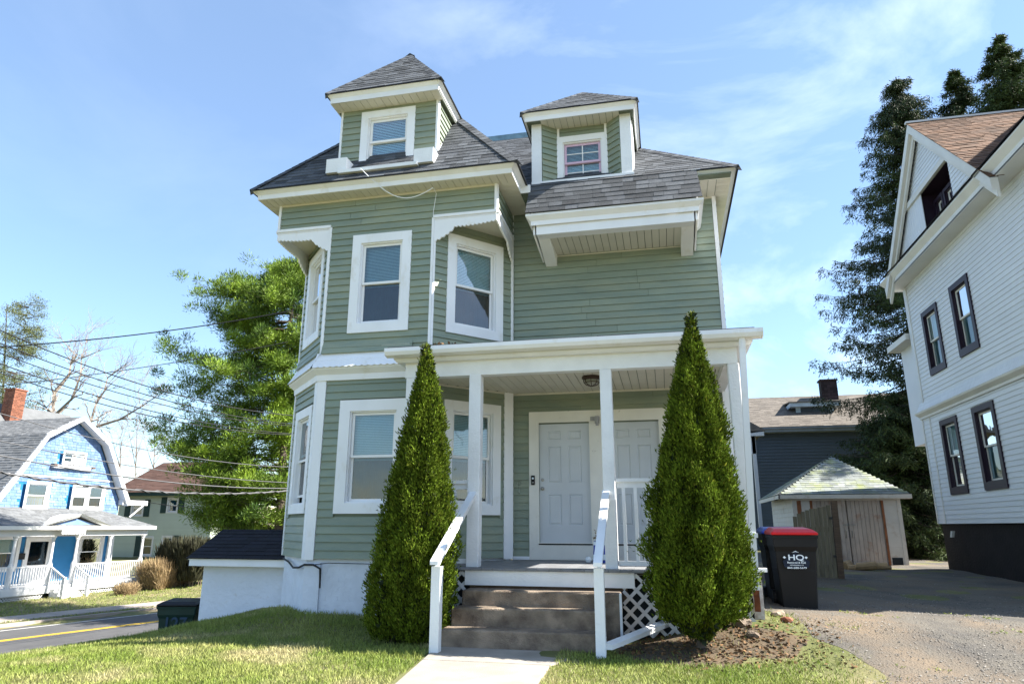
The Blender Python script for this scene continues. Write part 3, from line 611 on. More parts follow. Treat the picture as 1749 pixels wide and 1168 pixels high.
# planter-like sill boxes under the dormer window
for a, b in ((-5.76, -5.36), (-4.06, -3.70)):
    m = MB(); m.box((a, 10.20, 6.22), (b, 10.62, 6.50)); m.build('sill_box', M['paint'], house)
m = MB(); m.box((-5.50, 10.16, 6.17), (-3.98, 10.60, 6.235)); m.build('window_shelf', M['paint'], house)
m = MB(); m.box((-5.4, 10.5, 6.23), (-4.05, 10.58, 6.44)); m.build('sill_board', M['paint'], house)
# right dormer with recessed window
RD_, rx0, rx1, rzb, rzt = 11.2, -2.11, -.26, 6.0, 7.34; fR = Fr((0, RD_), u=(1, 0)); fR2 = Fr((0, 11.43), u=(1, 0))
fcL = Fr((-1.92, RD_), (-1.645, 11.43)); fcR = Fr((-.725, 11.43), (-.46, RD_)); fRdR = Fr((rx1, RD_), u=(0, 1))
for a, b in ((rx0, -1.92), (-.46, rx1)): m = MB(); m.box((a, RD_, 5.95), (b, RD_+.22, rzt+.05)); m.build('dormer_post', M['paint'], house)
m = MB(); m.box((rx0, RD_-.03, 5.98), (rx1+.02, RD_+.25, 6.13)); m.build('dormer_sill', M['white'], house)
window(house, fR2, -1.66, -.71, 6.10, 7.14, cw=.11, blind='both', sash=M['pinksash'], grid=(2, 2), ct=.12, cb=.09, glass=('glass', 'glass'))
wallpanel(dw, fR2, -1.66, -.71, 6.0, rzt+.1, [(-1.54, -.82, 6.2, 7.02)], .06); wallpanel(dw, fcL, 0, fcL.len, 6, rzt+.1, th=.04); wallpanel(dw, fcR, 0, fcR.len, 6, rzt+.1, th=.04)
SI.run(fR2, -1.60, -.76, 7.14, rzt, .1); SI.run(fcL, .01, fcL.len-.03, 6.12, rzt, .118); SI.run(fcR, .03, fcR.len-.01, 6.12, rzt, .118)
vtrim(fR2, -1.655, -1.61, 7.1, rzt, .03); vtrim(fR2, -.76, -.715, 7.1, rzt, .03)
wallpanel(dw, fRdR, .22, 1.6, 6.2, rzt+.1); vtrim(fRdR, .22, .9, 6.2, rzt, .02, 'dormer_side_board', M['white'])
wallpanel(dw, Fr((rx0, 12.9), u=(0, -1)), .1, 1.5, 6.2, rzt+.1)
dw.build('wall', M['sagewall'], house)
qx0, qx1, qy = rx0-.10, rx1+.08, 11.02
eave([(qx0+.0, 12.6), (qx0+.0, qy), (qx1-.0, qy), (qx1-.0, 12.6)], rzt-.02, low=.085, up=.15, outw=.06)
strips(house, 'soffit_panel', M['cream'], (-1.92, qy+.01, rzt-.012), (0, 1, 0), (1.46, 0, 0), 12, .41)
m = MB(); m.box((qx0+.02, qy+.02, rzt+.01), (qx1-.02, 12.6, rzt+.03)); m.build('attic_floor', M['sagewall'], house)
zE = rzt+.135; qx0 -= .06; qx1 += .06; qy -= .06; ax, ay, az = -1.2, 11.9, 8.39; rt_ = 13.4
f1 = [(qx0, qy, zE), (qx1, qy, zE), (ax, ay, az)]; f2 = [(qx1, qy, zE), (qx1, rt_, zE), (ax, rt_, az), (ax, ay, az)]; f3 = [(qx0, rt_, zE), (qx0, qy, zE), (ax, ay, az), (ax, rt_, az)]
SH.plane(f1, weight=.9); SH.plane(f2, weight=.2); SH.plane(f3, weight=.05, e=.3, tab=.9)
for p in (f1, f2, f3): SH.base(p, rb)
hipcap((qx0, qy, zE), (ax, ay, az), w=.09); hipcap((qx1, qy, zE), (ax, ay, az), w=.09)
m = MB(); m.box((qx0-.012, qy-.012, zE-.014), (qx1+.012, qy+.02, zE+.006)); m.box((qx0-.014, qy, zE-.014), (qx0+.02, rt_, zE+.006)); m.box((qx1-.02, qy, zE-.014), (qx1+.014, rt_, zE+.006)); m.build('drip_edge', M['black'], house)
rb.build('roof', M['shinglebase'], house)
# hood on brackets
hz = 5.10
sweep([(-2.05, WY), (-2.05, 10.76), (.80, 10.76), (.80, WY)], [(-.02, hz-.03), (0, hz-.03), (0, hz+.05), (.08, hz+.12), (.08, hz+.16), (-.02, hz+.17)]).build('hood_fascia', M['white'], house)
m = MB(); m.box((-1.96, 10.80, 4.905), (.715, 11.0, 5.09)); m.build('hood_beam', M['white'], house)
for a, b in ((-1.96, -1.75), (.505, .715)):
    m = MB(); m.prism([(a, 11.0, 4.905), (a, WY-.02, 4.70), (a, WY-.02, 5.3), (a, 11.0, 5.3)], (b-a, 0, 0)); m.build('hood_bracket', M['white'], house)
for fr, s0, s1, q in ((Fr((-2.03, WY), u=(0, -1)), 0, 1.0, -1), (Fr((.78, 10.82), u=(0, 1)), 0, 1.0, 1)):
    zb = (lambda s: 4.80+.14*s) if q < 0 else (lambda s: 4.80+.14*(1-s))
    scallop(fr, s0, s1, lambda s: 5.25 if 1 else 0, zb, -.04, -.01, .06, .02).build('hood_side', M['white'], house)
m = MB(); m.prism([(-2.04, 10.74, 5.22), (-2.04, WY, 5.22), (-2.04, WY, 6.3), (-2.04, yM, ZG-.03)], (.03, 0, 0)); m.prism([(.77, 10.74, 5.22), (.77, WY, 5.22), (.77, WY, 6.3), (.77, yM, ZG-.03)], (.03, 0, 0)); m.build('hood_cheek', M['white'], house)
strips(house, 'soffit_panel', M['cream'], (-1.75, 11.0, 4.91), (0, 1, 0), (2.26, 0, 0), 18, .836)
vtrim(fW, -1.75, .505, 4.885, 4.915, .02, 'soffit_trim', M['cream'])
# porch
PF, ZB = 9.5, 2.16
m = MB(); m.box((-3.76, PF, ZB), (1.06, PF+.16, 2.42)); m.build('porch_beam', M['paint'], house)
m = MB(); m.box((.90, PF+.16, ZB+.03), (1.06, WY-.02, 2.42)); m.box((-3.76, PF+.16, ZB+.03), (-3.62, F0-.05, 2.42)); m.build('porch_side_beam', M['paint'], house)
sweep([(-3.86, F0), (-3.86, PF-.10), (1.22, PF-.10), (1.22, WY)], [(-.2, 2.38), (0, 2.38), (.04, 2.42), (.05, 2.48), (-.2, 2.50)]).build('porch_frieze', M['white'], house)
m = MB(); m.prism([(-3.98, 9.30, 2.43), (-3.98, 9.20, 2.45), (-3.98, 9.17, 2.50), (-3.98, 9.17, 2.555), (-3.98, 9.30, 2.555)], (5.36, 0, 0)); m.build('gutter', M['white'], house)
m = MB(); m.hexa([(-3.95, 9.22, 2.52), (1.30, 9.22, 2.52), (1.30, WY, 2.86), (-3.95, WY, 2.86), (-3.95, 9.22, 2.56), (1.30, 9.22, 2.56), (1.30, WY, 2.94), (-3.95, WY, 2.94)]); m.build('porch_roof', M['shinglebase'], house)
PSH = Shingles(M['shingle'], house, cap=0); PSH.plane([(-3.95, 9.22, 2.565), (1.30, 9.22, 2.565), (1.30, WY, 2.945), (-3.95, WY, 2.945)], e=.2, tab=.5); PSH.finish()
m = MB(); m.box((-4.60, F0-.05, 2.93), (-4.10, F0-.02, 2.99)); m.build('porch_flashing', M['white'], house)
def pclip(y):  # ceiling boards run front to back and stop on the angled bay wall
    return (0, 2.2)
zc = 2.30
def cclip(s):
    x = -3.62+s; yw = WY-.02 if x > BX3 else F0-.02 if x < BX2 else F0+(x-BX2)*(11.76-F0)/(BX3-BX2)-.02
    return (0, yw-(PF+.16))
strips(house, 'ceiling_board', M['cream'], (-3.62, PF+.16, zc), (0, 1, 0), (4.52, 0, 0), 33, 2.1, gap=.009, clip=cclip)
m = MB(); m.box((-3.62, PF+.16, zc+.014), (.9, WY, zc+.03)); m.build('ceiling_backing', M['sagewall'], house)
vtrim(fW, BX3+.02, .90, zc-.03, zc, .02, 'ceiling_trim', M['cream']); vtrim(fRA, .0, fRA.len-.1, zc-.03, zc, .022, 'ceiling_trim', M['cream'])
zd = -.545
for x, y, w in ((-3.66, PF+.08, .16), (-2.66, PF+.08, .175), (-.745, PF+.08, .165), (1.0, PF+.08, .15)):
    m = MB(); m.box((x-w/2, y-w/2, zd), (x+w/2, y+w/2, ZB)); o = m.build('porch_post', M['paint'], house); b = o.modifiers.new('b', 'BEVEL'); b.width = .008
m = MB(); m.box((1.02, WY-.12, zd), (1.17, WY+.01, 2.3)); m.build('porch_post', M['white'], house)
db = MB(); db.box((0, 0, 0), (.150, 2.55, .03)); dme = db.mesh('deck_board', M['deck'])
nx_ = 31
for i in range(nx_):
    x = -3.72+i*.155; yb = WY-.06 if x > BX3-.1 else (F0-.02 if x < BX2 else F0+(x-BX2)*1.08-.02); L0 = yb-9.33
    link('deck_board', dme, house, Matrix(((1, 0, 0, x), (0, L0/2.55, 0, 9.33+random.uniform(-.006, .006)), (0, 0, 1, zd-.03), (0, 0, 0, 1))))
m = MB(); m.box((-3.7, 9.42, zd-.06), (1.05, 9.5, zd-.032)); m.box((.98, 9.42, zd-.2), (1.06, WY, zd-.032)); m.build('deck_joist', M['deckend'], house)
m = MB(); m.box((-2.72, 9.365, -.765), (-.45, 9.42, zd-.034)); m.build('deck_fascia', M['paint'], house)
m = MB(); m.box((-2.66, 9.40, -.95), (-.55, 9.45, -.767)); m.build('stair_riser', M['wood'], house)
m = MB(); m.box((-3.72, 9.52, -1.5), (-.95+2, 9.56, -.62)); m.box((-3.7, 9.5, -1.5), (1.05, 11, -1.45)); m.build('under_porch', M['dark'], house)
# lattice: every slat a piece
lme = {}
def slat(p, q, y, w=.042, t=.008, par=house):
    p, q = np.array(p), np.array(q); L0 = np.linalg.norm(q-p)
    if L0 < .05: return
    d = (q-p)/L0; k = 'x'
    if k not in lme: b = MB(); b.box((0, 0, -.5), (1, 1, .5)); lme[k] = b.mesh('lattice_slat', M['lattice'])
    link('lattice_slat', lme[k], par, Matrix(((d[0]*L0, 0, -d[1]*w, p[0]), (0, t, 0, y), (d[1]*L0, 0, d[0]*w, p[1]), (0, 0, 0, 1))))
def lattice(x0, x1, z0, z1, y, pitch=.18):
    n = int((x1-x0+z1-z0)/pitch)
    for i in range(1, n+1):
        c = i*pitch; p, q = (x0+max(0, c-(z1-z0)), z0+min(c, z1-z0)), (x0+min(c, x1-x0), z0+max(0, c-(x1-x0))); slat(p, q, y)
        X = lambda v: x0+x1-v
        slat((X(p[0]), p[1]), (X(q[0]), q[1]), y+.009)
lattice(-.60, 1.0, -1.34, -.60, 9.375); lattice(-3.72, -2.72, -1.45, -.60, 9.375)
# railings
def railing(x0, x1, y, zt=.585, zb=-.44, n=5, sp=.158, off=.1):
    m = MB(); m.box((x0, y-.045, zt-.0), (x1, y+.045, zt+.05)); m.box((x0, y-.02, zt-.075), (x1, y+.02, zt)); r = m.build('railing', M['paint'], house)
    m = MB(); m.box((x0, y-.03, zb-.06), (x1, y+.03, zb)); m.build('bottom_rail', M['paint'], r)
    b = MB(); b.box((-.022, -.018, zb), (.022, .018, zt-.07)); me = b.mesh('baluster', M['paint']); x = x0+off
    while x < x1-.04: link('baluster', me, r, Matrix.Translation((x, y, 0))); x += sp
railing(-.66, .92, PF+.08); railing(-3.57, -2.76, PF+.08, off=.14)
fs = Fr((1.0, PF+.16), u=(0, 1)); m = MB(); m.box((.965, PF+.16, .585), (1.045, WY-.12, .635)); r = m.build('railing', M['paint'], house)
m = MB(); m.box((.975, PF+.16, -.5), (1.035, WY-.12, -.44)); m.build('bottom_rail', M['paint'], r); b = MB(); b.box((-.018, -.02, -.44), (.018, .02, .585)); me = b.mesh('baluster', M['paint'])
for i in range(13): link('baluster', me, r, Matrix.Translation((1.005, PF+.3+.155*i, 0)))
m = MB(); m.box((1.03, PF-.08, -.545), (1.19, PF+.02, -.50)); m.build('deck_corner_block', M['paint'], house)
m = MB(); m.box((1.0, PF-.03, -1.12), (1.12, PF+.1, -.55)); m.build('corner_footing_post', mat('peeling_post', (.30, .25, .22), .9, .3, 12, col2=(.62, .6, .58)), house)
# handrails down the steps
for x, yb, zb_, xt in ((-2.70, 8.12, -1.42, -2.66), (-.795, 8.24, -1.42, -.79)):
    m = MB(); m.box((x-.055, yb-.055, zb_-.1), (x+.055, yb+.055, -.46)); h = m.build('handrail', M['paint'], house)
    m = MB(); a = np.array([x, yb-.13, -.44]); c = np.array([xt, PF, .43]); w = .05; t = .045
    m.hexa([a+[-w, 0, 0], a+[w, 0, 0], c+[w, 0, 0], c+[-w, 0, 0], a+[-w, 0, t], a+[w, 0, t], c+[w, 0, t], c+[-w, 0, t]])
    m.hexa([a+[-.018, .1, -.04], a+[.018, .1, -.04], c+[.018, 0, -.08], c+[-.018, 0, -.08], a+[-.018, .1, .02], a+[.018, .1, .02], c+[.018, 0, 0], c+[-.018, 0, 0]]); m.build('rail_cap', M['paint'], h)
# doors
m = MB(); ring(m, fW, DX0, DX1, -.54, DZ1, .135, -.003, .04, wb=.24, wt=.16); fW.box(m, -1.205, -.97, -.003, .036, -.30, 1.80); ring(m, fW, -2.165, -1.205, -.30, 1.80, .035, -.06, .03); ring(m, fW, -.97, -.017, -.30, 1.80, .035, -.06, .03)
m.build('door_casing', mat('grimy_door_trim', (.76, .74, .68), .5, .05, 3, col3=(.42, .38, .34), s3=7, t3=(.64, .76), bump=.1), house)
def panel_door(x0, x1, z0, z1, mt, knob, lbl):
    m = MB(); W = x1-x0; d = -.03; cols = ((x0+W*.17, x0+W*.43), (x0+W*.57, x0+W*.83)); rows = ((z0+.29, z0+.80), (z0+1.0, z0+1.62), (z0+1.74, z0+1.89)); holes = [(a, b, c, e) for a, b in cols for c, e in rows]
    for a, b, c, e in grid_rects(x0, x1, z0, z1, holes): fW.box(m, a, b, -.07, d, c, e)
    dr = m.build('door', mt, house, label=lbl)
    for a, b, c, e in holes:
        m = MB(); P = fW.P; q = .022
        m.add([P(a, d, c), P(b, d, c), P(b, d, e), P(a, d, e), P(a+q*.6, d-.014, c+q*.6), P(b-q*.6, d-.014, c+q*.6), P(b-q*.6, d-.014, e-q*.6), P(a+q*.6, d-.014, e-q*.6), P(a+q*1.6, d-.003, c+q*1.6), P(b-q*1.6, d-.003, c+q*1.6), P(b-q*1.6, d-.003, e-q*1.6), P(a+q*1.6, d-.003, e-q*1.6)],
              [(0, 1, 5, 4), (1, 2, 6, 5), (2, 3, 7, 6), (3, 0, 4, 7), (4, 5, 9, 8), (5, 6, 10, 9), (6, 7, 11, 10), (7, 4, 8, 11), (8, 9, 10, 11)]); m.build('door_panel', mt, dr)
    if knob:
        kx = x0+.055
        m = MB(); m.lathe([(.0, 0), (.030, 0), (.030, -.012), (.012, -.016), (.012, -.035), (.026, -.045), (.030, -.06), (.02, -.072), (0, -.075)], (kx, WY-d, z0+.90), 14, 'y'); m.build('door_knob', M['metal'], dr)
        m = MB(); m.lathe([(.0, 0), (.028, 0), (.028, -.014), (.012, -.016), (.012, -.024), (0, -.024)], (kx, WY-d, z0+1.05), 14, 'y'); m.build('deadbolt', M['metal'], dr)
    m = MB(); fW.box(m, x0-.01, x1+.01, -.08, .05, z0-.03, z0-.008); m.build('threshold', M['black'], dr)
panel_door(-2.128, -1.238, -.27, 1.745, M['door'], True, 'six panel white door with a knob and deadbolt on its left side'); panel_door(-.935, -.052, -.27, 1.745, M['door2'], False, 'six panel greyish door behind the railing, no knob showing')
m = MB(); fW.box(m, -2.2, .1, -.1, -.075, -.5, 1.9); m.build('door_backing', M['dark'], house)
m = MB(); fW.box(m, -2.262, -2.198, .04, .062, .69, .85); db_ = m.build('doorbell', M['black'], house); m = MB(); m.lathe([(0, 0), (.018, 0), (.018, -.006), (0, -.007)], (-2.23, WY-.062, .80), 14, 'y'); m.build('camera_eye', M['print'], db_); m = MB(); m.lathe([(0, 0), (.014, 0), (.014, -.006), (0, -.007)], (-2.23, WY-.062, .73), 14, 'y'); m.build('bell_button', M['metal'], db_)
m = MB(); fW.box(m, -1.21, -1.05, .036, .06, 1.77, 1.84); m.tube([(-1.09, WY-.10, 1.84), (-1.09, WY-.10, 1.72)], .04, 10); m.tube([(-1.09, WY-.10, 1.72), (-1.09, WY-.10, 1.68)], .025, 10); m.build('door_light_socket', mat('grey_fixture', (.35, .35, .36), .4), house)
# caged ceiling light
cl = MB(); c0 = (-1.05, 10.62, zc); cl.lathe([(0, 0), (.155, 0), (.16, -.03), (.13, -.055), (0, -.055)], c0, 20); lt = cl.build('ceiling_light', M['bronze'], house)
m = MB(); m.lathe([(.12, -.05), (.115, -.09), (.085, -.125), (.04, -.145), (0, -.148)], c0, 18); m.build('glass_bowl', M['frost'], lt, smooth=True)
m = MB()
for k in range(8): q = k*math.pi/4; m.tube([(c0[0]+r*math.cos(q), c0[1]+r*math.sin(q), zc+z) for r, z in ((.13, -.05), (.125, -.095), (.09, -.132), (.0, -.156))], .006, 5)
m.tube([(c0[0]+.118*math.cos(q*math.pi/10), c0[1]+.118*math.sin(q*math.pi/10), zc-.10) for q in range(21)], .006, 5); m.build('light_cage', M['bronze'], lt)
m = MB(); m.tube([(-2.48+.035*math.cos(q/12*2*math.pi), WY-.03, .73+.035*math.sin(q/12*2*math.pi)) for q in range(13)], .006, 6); m.box((-2.487, WY-.035, .56), (-2.473, WY-.02, .69)); m.lathe([(0, 0), (.016, .01), (.016, .03), (0, .04)], (-2.48, WY-.03, .55), 8); m.build('wall_tap', mat('tap_metal', (.3, .33, .27), .4, metal=.6), house)
# downspout, kinked and leaning
m = MB(); pts = [(1.115, 9.27, 2.46), (1.112, 9.30, 2.3), (1.04, 9.34, -.10), (1.03, 9.33, -.75)]
for (a, b) in zip(pts[:-1], pts[1:]):
    a, b = np.array(a), np.array(b); w, t = .040, .028; m.hexa([a+[-w, -t, 0], a+[w, -t, 0], a+[w, t, 0], a+[-w, t, 0], b+[-w, -t, 0], b+[w, -t, 0], b+[w, t, 0], b+[-w, t, 0]])
    m.box((a[0]-.012, a[1]-t-.008, min(a[2], b[2])), (a[0]-.002, a[1]-t, max(a[2], b[2]))) if abs(a[0]-b[0]) < .004 else None
ds = m.build('downspout', M['white'], house); m = MB(); m.box((.985, 9.295, -.13), (1.10, 9.385, -.075)); m.build('coupling', M['white'], ds); m = MB(); m.box((.995, 9.31, -1.0), (1.06, 9.36, -.75)); m.build('rusty_outlet', mat('rust', (.22, .07, .03), .9, .3, 14), ds)
# foundation
fm = MB()
for a, b in (((BX0, 20), (BX0, 11.70)), ((BX0, 11.70), (BX1, F0+.03)), ((BX1, F0+.03), (BX2, F0+.03)), ((BX2, F0+.03), (BX3, 11.8)), ((BX3, 11.86), (RX, 11.86)), ((RX, 11.86), (RX, 20))):
    fr = Fr(a, b); fr.box(fm, 0, fr.len, -.25, -.02, -1.9, HZ0)
fm.build('foundation', M['found'], house)
# painted bricks of the visible foundation, joined
bm_ = MB()
for fr, L0, L1 in ((Fr((BX0, 11.70), (BX1, F0+.03)), 0, 1.57), (Fr((BX1, F0+.03), u=(1, 0)), .28, 1.99)):
    z = -1.65; r = 0
    while z < HZ0-.06:
        s = L0-(.1 if r % 2 else 0)
        while s < L1:
            a, b = max(s, L0), min(s+.2, L1)
            if b-a > .02: fr.box(bm_, a+.003, b-.003, -.03, -.0165+random.uniform(-.0012, .0012), z+.002, z+.069)
            s += .205
        z += .072; r += 1
bm_.build('brickwork', M['found'], house, kind='stuff')
m = MB(); Fr((BX1, F0+.03), u=(1, 0)).box(m, -.02, .26, -.03, .02, -1.7, HZ0-.06); m.build('foundation_pier', M['found'], house)
m = MB(); pth = [(-6.7, 11.5, -.56), (-6.45, 11.25, -.60), (-6.2, 10.98, -.68), (-5.95, 10.72, -.66), (-5.72, 10.47, -.60), (-5.55, 10.45, -.60), (-5.43, 10.46, -.66), (-5.42, 10.47, -.95)]
m.tube(pth, [.016]*6+[.02, .012], 7); m.tube([(-5.55, 10.45, -.60), (-5.3, 10.46, -.57), (-4.6, 10.47, -.575), (-4.3, 10.47, -.56)], .006, 5); m.build('black_cable', M['cable'], house)
# white cord from the dormer box to the soffit and down the wall
c0, c1 = np.array([-5.02, 10.12, 6.17]), onY(741, 322, 10.33); m = MB(); pts = [c0+(c1-c0)*t+np.array([0, -.03, -.42*math.sin(math.pi*t)*(1-.3*(1-t))]) for t in np.linspace(0, 1, 18)]
m.tube(pts, .007, 6); c2 = onY(740, 370, 10.47); m.tube([c1, c1+(0, .14, -.03), c2+(0, 0, .1), c2], .005, 5); m.build('white_cord', M['white'], house)
m = MB(); p = onY(1222, 630, 10.0); m.tube([p+(0, 0, .0), p+(-.03, .02, -.15), p+(.02, .1, -.3), p+(-.02, .15, -.32), p+(.03, .16, -.42)], .006, 5); m.build('hanging_wire', M['cable'], house)
# debris in the porch roof valley
DR = np.random.RandomState(3); n = 260; C = np.stack([-3.75+.55*DR.rand(n), 10.15+.35*DR.rand(n), 2.72+.13*DR.rand(n)], 1); leaves('roof_litter', C, DR.normal(size=(n, 3)), .07, .022, M['litter'], house, R=DR, kind='stuff')
SI.finish(); SH.finish()

# ------------------------------------------------------------------ concrete steps
st = thing('concrete_steps', 'worn brown concrete steps, three high, up to the front porch', 'steps', (-1.75, 8.9, -1.4))
for y0, z0, z1, xl in ((9.03, -1.5, -.80, -2.66), (8.77, -1.5, -.985, -2.72), (8.47, -1.5, -1.20, -2.76)):
    m = MB(); m.box((xl, y0, z0), (-.62 if y0 > 9 else -.85, {9.03: 9.40, 8.77: 9.04, 8.47: 8.78}[y0], z1)); o = m.build('step', M['conc'], st)
    b = o.modifiers.new('b', 'BEVEL'); b.width = .022; b.segments = 3
m = MB(); m.box((-.84, 8.47, -1.5), (-.80, 9.03, -1.3)); m.box((-.63, 9.02, -1.45), (-.60, 9.06, -.80)); m.build('metal_edging', M['paint'], st)
gt = MB(); a = np.array([-.72, 8.28, -1.33]); c = onZ(1140, 1068, -1.22); dv = c-a; sd = np.array([.045, -.01, 0]); gt.hexa([a-sd, a+sd, c+sd, c-sd, a-sd+(0, 0, .07), a+sd+(0, 0, .05), c+sd+(0, 0, .05), c-sd+(0, 0, .07)])
tag(gt.build('fallen_gutter_pipe', M['paint']), 'length of white downspout lying on the ground from the right handrail', 'pipe')
# bundle left on the porch behind the right handrail
bt = thing('shopping_bag', 'blue and white bag with dry flowers by the middle porch post', 'bag', (-1.02, 11.2, zd))
m = MB(); m.hexa([(-1.16, 11.1, zd), (-.82, 11.1, zd), (-.84, 11.3, zd), (-1.14, 11.3, zd), (-1.14, 11.12, -.22), (-.84, 11.12, -.22), (-.86, 11.28, -.24), (-1.13, 11.28, -.24)]); m.build('bag_body', M['bluep'], bt)
m = MB(); m.box((-1.155, 11.088, -.50), (-.825, 11.098, -.42)); m.box((-1.145, 11.10, -.28), (-.835, 11.112, -.23)); m.build('bag_stripe', M['print'], bt)
q = RS.normal(size=(60, 3))*.05+np.array([-1.05, 11.2, -.17]); leaves('dry_flowers', q, RS.normal(size=(60, 3))+[0, 0, .8], .06, .015, M['hedge'], bt)
m = MB(); m.lathe([(0, -.05), (.035, -.035), (.05, 0), (.035, .035), (0, .05)], (-1.22, 11.0, zd+.05), 12); tag(m.build('porch_ball', M['print'], None), 'small white ball on the porch floor beside the blue bag', 'ball')

# ------------------------------------------------------------------ wheeled bins
def bin_(name, label, x, y, z, w, dp, h, body, lid, rz=0, tilt=0, group=None):
    t = thing(name, label, 'bin', (x, y, z), group); R = Matrix.Translation((x, y, z)) @ Matrix.Rotation(rz, 4, 'Z')
    def B(nm, vs, fs, m, par=t, sm=False):
        mb = MB(); mb.add([R @ Vector(v) for v in vs], fs); return mb.build(nm, m, par, smooth=sm)
    a, b, c, d = w*.38, dp*.36, w*.5, dp*.5; zs = [0, h*.5, h*.52, h*.74, h*.80, h*.93]; sx = [a, w*.43, w*.44, w*.455, w*.49, w*.5]; sy = [b, dp*.42, dp*.42, dp*.45, dp*.49, dp*.5]
    vs = [(q*sx[i], r*sy[i], zs[i]) for i in range(6) for q, r in ((-1, -1), (1, -1), (1, 1), (-1, 1))]
    fs = [(4*i+k, 4*i+(k+1) % 4, 4*i+4+(k+1) % 4, 4*i+4+k) for i in range(5) for k in range(4)]+[(3, 2, 1, 0), (20, 21, 22, 23)]
    o = B('body', vs, fs, body); bv = o.modifiers.new('b', 'BEVEL'); bv.width = .018; bv.segments = 2; bv.limit_method = 'ANGLE'
    B('rim', [(q*e, r*f, s) for s, e, f in ((h*.90, c*1.02, d*1.02), (h*.94, c*1.04, d*1.04)) for q, r in ((-1, -1), (1, -1), (1, 1), (-1, 1))], BOXF, body)
    e, f = c*1.05, d*1.06
    L = [(-e, -f, h*.945), (e, -f, h*.945), (e, f, h*.945), (-e, f, h*.945), (-e, -f, h*.975), (e, -f, h*.975), (e, f, h*.99), (-e, f, h*.99), (-e*.8, -f*.7, h*1.02), (e*.8, -f*.7, h*1.02), (e*.8, f*.8, h*1.045), (-e*.8, f*.8, h*1.045)]
    o = B('lid', L, [(3, 2, 1, 0)]+[(k, (k+1) % 4, 4+(k+1) % 4, 4+k) for k in range(4)]+[(4+k, 4+(k+1) % 4, 8+(k+1) % 4, 8+k) for k in range(4)]+[(8, 9, 10, 11)], lid); bv = o.modifiers.new('b', 'BEVEL'); bv.width = .014; bv.segments = 2
    mb = MB(); mb.tube([R @ Vector((-c*.8, d*1.16, h*.90)), R @ Vector((c*.8, d*1.16, h*.90))], .016, 8); mb.tube([R @ Vector((c*.8, d, h*.9)), R @ Vector((c*.8, d*1.16, h*.9))], .014, 6); mb.tube([R @ Vector((-c*.8, d, h*.9)), R @ Vector((-c*.8, d*1.16, h*.9))], .014, 6); mb.build('handle', body, t)
    for sgn in (-1, 1):
        mb = MB(); p = R @ Vector((sgn*a*1.05, b*1.15, .13)); q = R @ Vector((sgn*(a*1.05+.05), b*1.15, .13)); mb.tube([p, q], .13, 18); mb.build('wheel', body, t)
    return t, R
def text(s, M4, size, m, name='lettering', par=None, sx=1., ext=.002, shear=0):
    c = bpy.data.curves.new(name, 'FONT'); c.body = s; c.size = size; c.extrude = ext; c.align_x = 'CENTER'; c.offset = size*.018
    o = bpy.data.objects.new('tmp', c); COL.objects.link(o); bpy.context.view_layer.update()
    me = bpy.data.meshes.new_from_object(o.evaluated_get(bpy.context.evaluated_depsgraph_get())); bpy.data.objects.remove(o); me.name = name; me.materials.clear(); me.materials.append(m)
    me.transform(Matrix.Diagonal((sx, 1, 1, 1))); return link(name, me, par, M4)
bw = .60; bx, by = 1.76, 11.05; bz = float(H(bx, by))-.0
t, R = bin_('trash_bin', 'black wheeled trash bin with a red lid and white print', bx, by, -1.15, bw, .72, 1.10, M['bin'], M['red'])
tl = (1.10*.93*.06)
face = lambda x, z: R @ Matrix.Translation((x, -.72*.455-.012, z)) @ Matrix.Rotation(math.pi/2+.0, 4, 'X')
m = MB(); m.prism([R @ Vector((x, -.352, z)) for x, z in ((-.17, .60), (.15, .60), (.17, .68), (.10, .74), (-.01, .80), (-.12, .74), (-.19, .68))], (0, .01, 0)); m.build('label_ground', M['printd'], t)
fx = lambda x, z: R @ Matrix.Translation((x-.01, -.3565, z)) @ Matrix.Rotation(math.pi/2, 4, 'X')
text('HQ', fx(0, .70), .105, M['print'], par=t, sx=1.35); text('Removal & Roll', fx(0, .655), .034, M['print'], par=t, sx=1.15); text('WETHERSFIELD, CT', fx(0, .625), .019, M['print'], par=t, sx=1.1); text('860-688-5679', fx(0, .585), .034, M['print'], par=t, sx=1.35)
for x in (-.155, .135):
    m = MB(); m.prism([fx(x, .735) @ Vector(v) for v in ((-.022, 0, 0), (0, -.018, 0), (.022, 0, 0), (0, .018, 0))], tuple((fx(0, 0).to_3x3() @ Vector((0, 0, .003))))); m.build('printed_mark', M['print'], t)
m = MB(); m.prism([fx(0, .0) @ Vector(v) for v in ((-.05, .80, 0), (0, .825, 0), (.05, .80, 0), (0, .812, 0))], tuple((fx(0, 0).to_3x3() @ Vector((0, 0, .003))))); m.build('printed_mark', M['print'], t)
bin_('recycling_bin', 'bin with a blue lid mostly hidden behind the red lidded bin', 1.74, 11.95, -1.175, .60, .7, 1.13, M['bin'], M['bluep'])
p = onY(283, 1040, 12.4); gb, R = bin_('trash_bin', 'dark green wheeled bin with 127 painted on it, below the lawn', p[0]+.38, 12.4, -2.49, .72, .6, 1.06, M['bing'], M['bin'], rz=.25)
text('127', R @ Matrix.Translation((0, -.292, .60)) @ Matrix.Rotation(math.pi/2, 4, 'X'), .30, mat('navy_paint', (.02, .05, .09), .6, .05), par=gb)
bin_('trash_bin', 'black bin squeezed between the 127 bin and the white outbuilding wall', p[0]+1.05, 12.75, -2.45, .62, .6, 1.08, M['bin'], M['bin'], rz=.1)

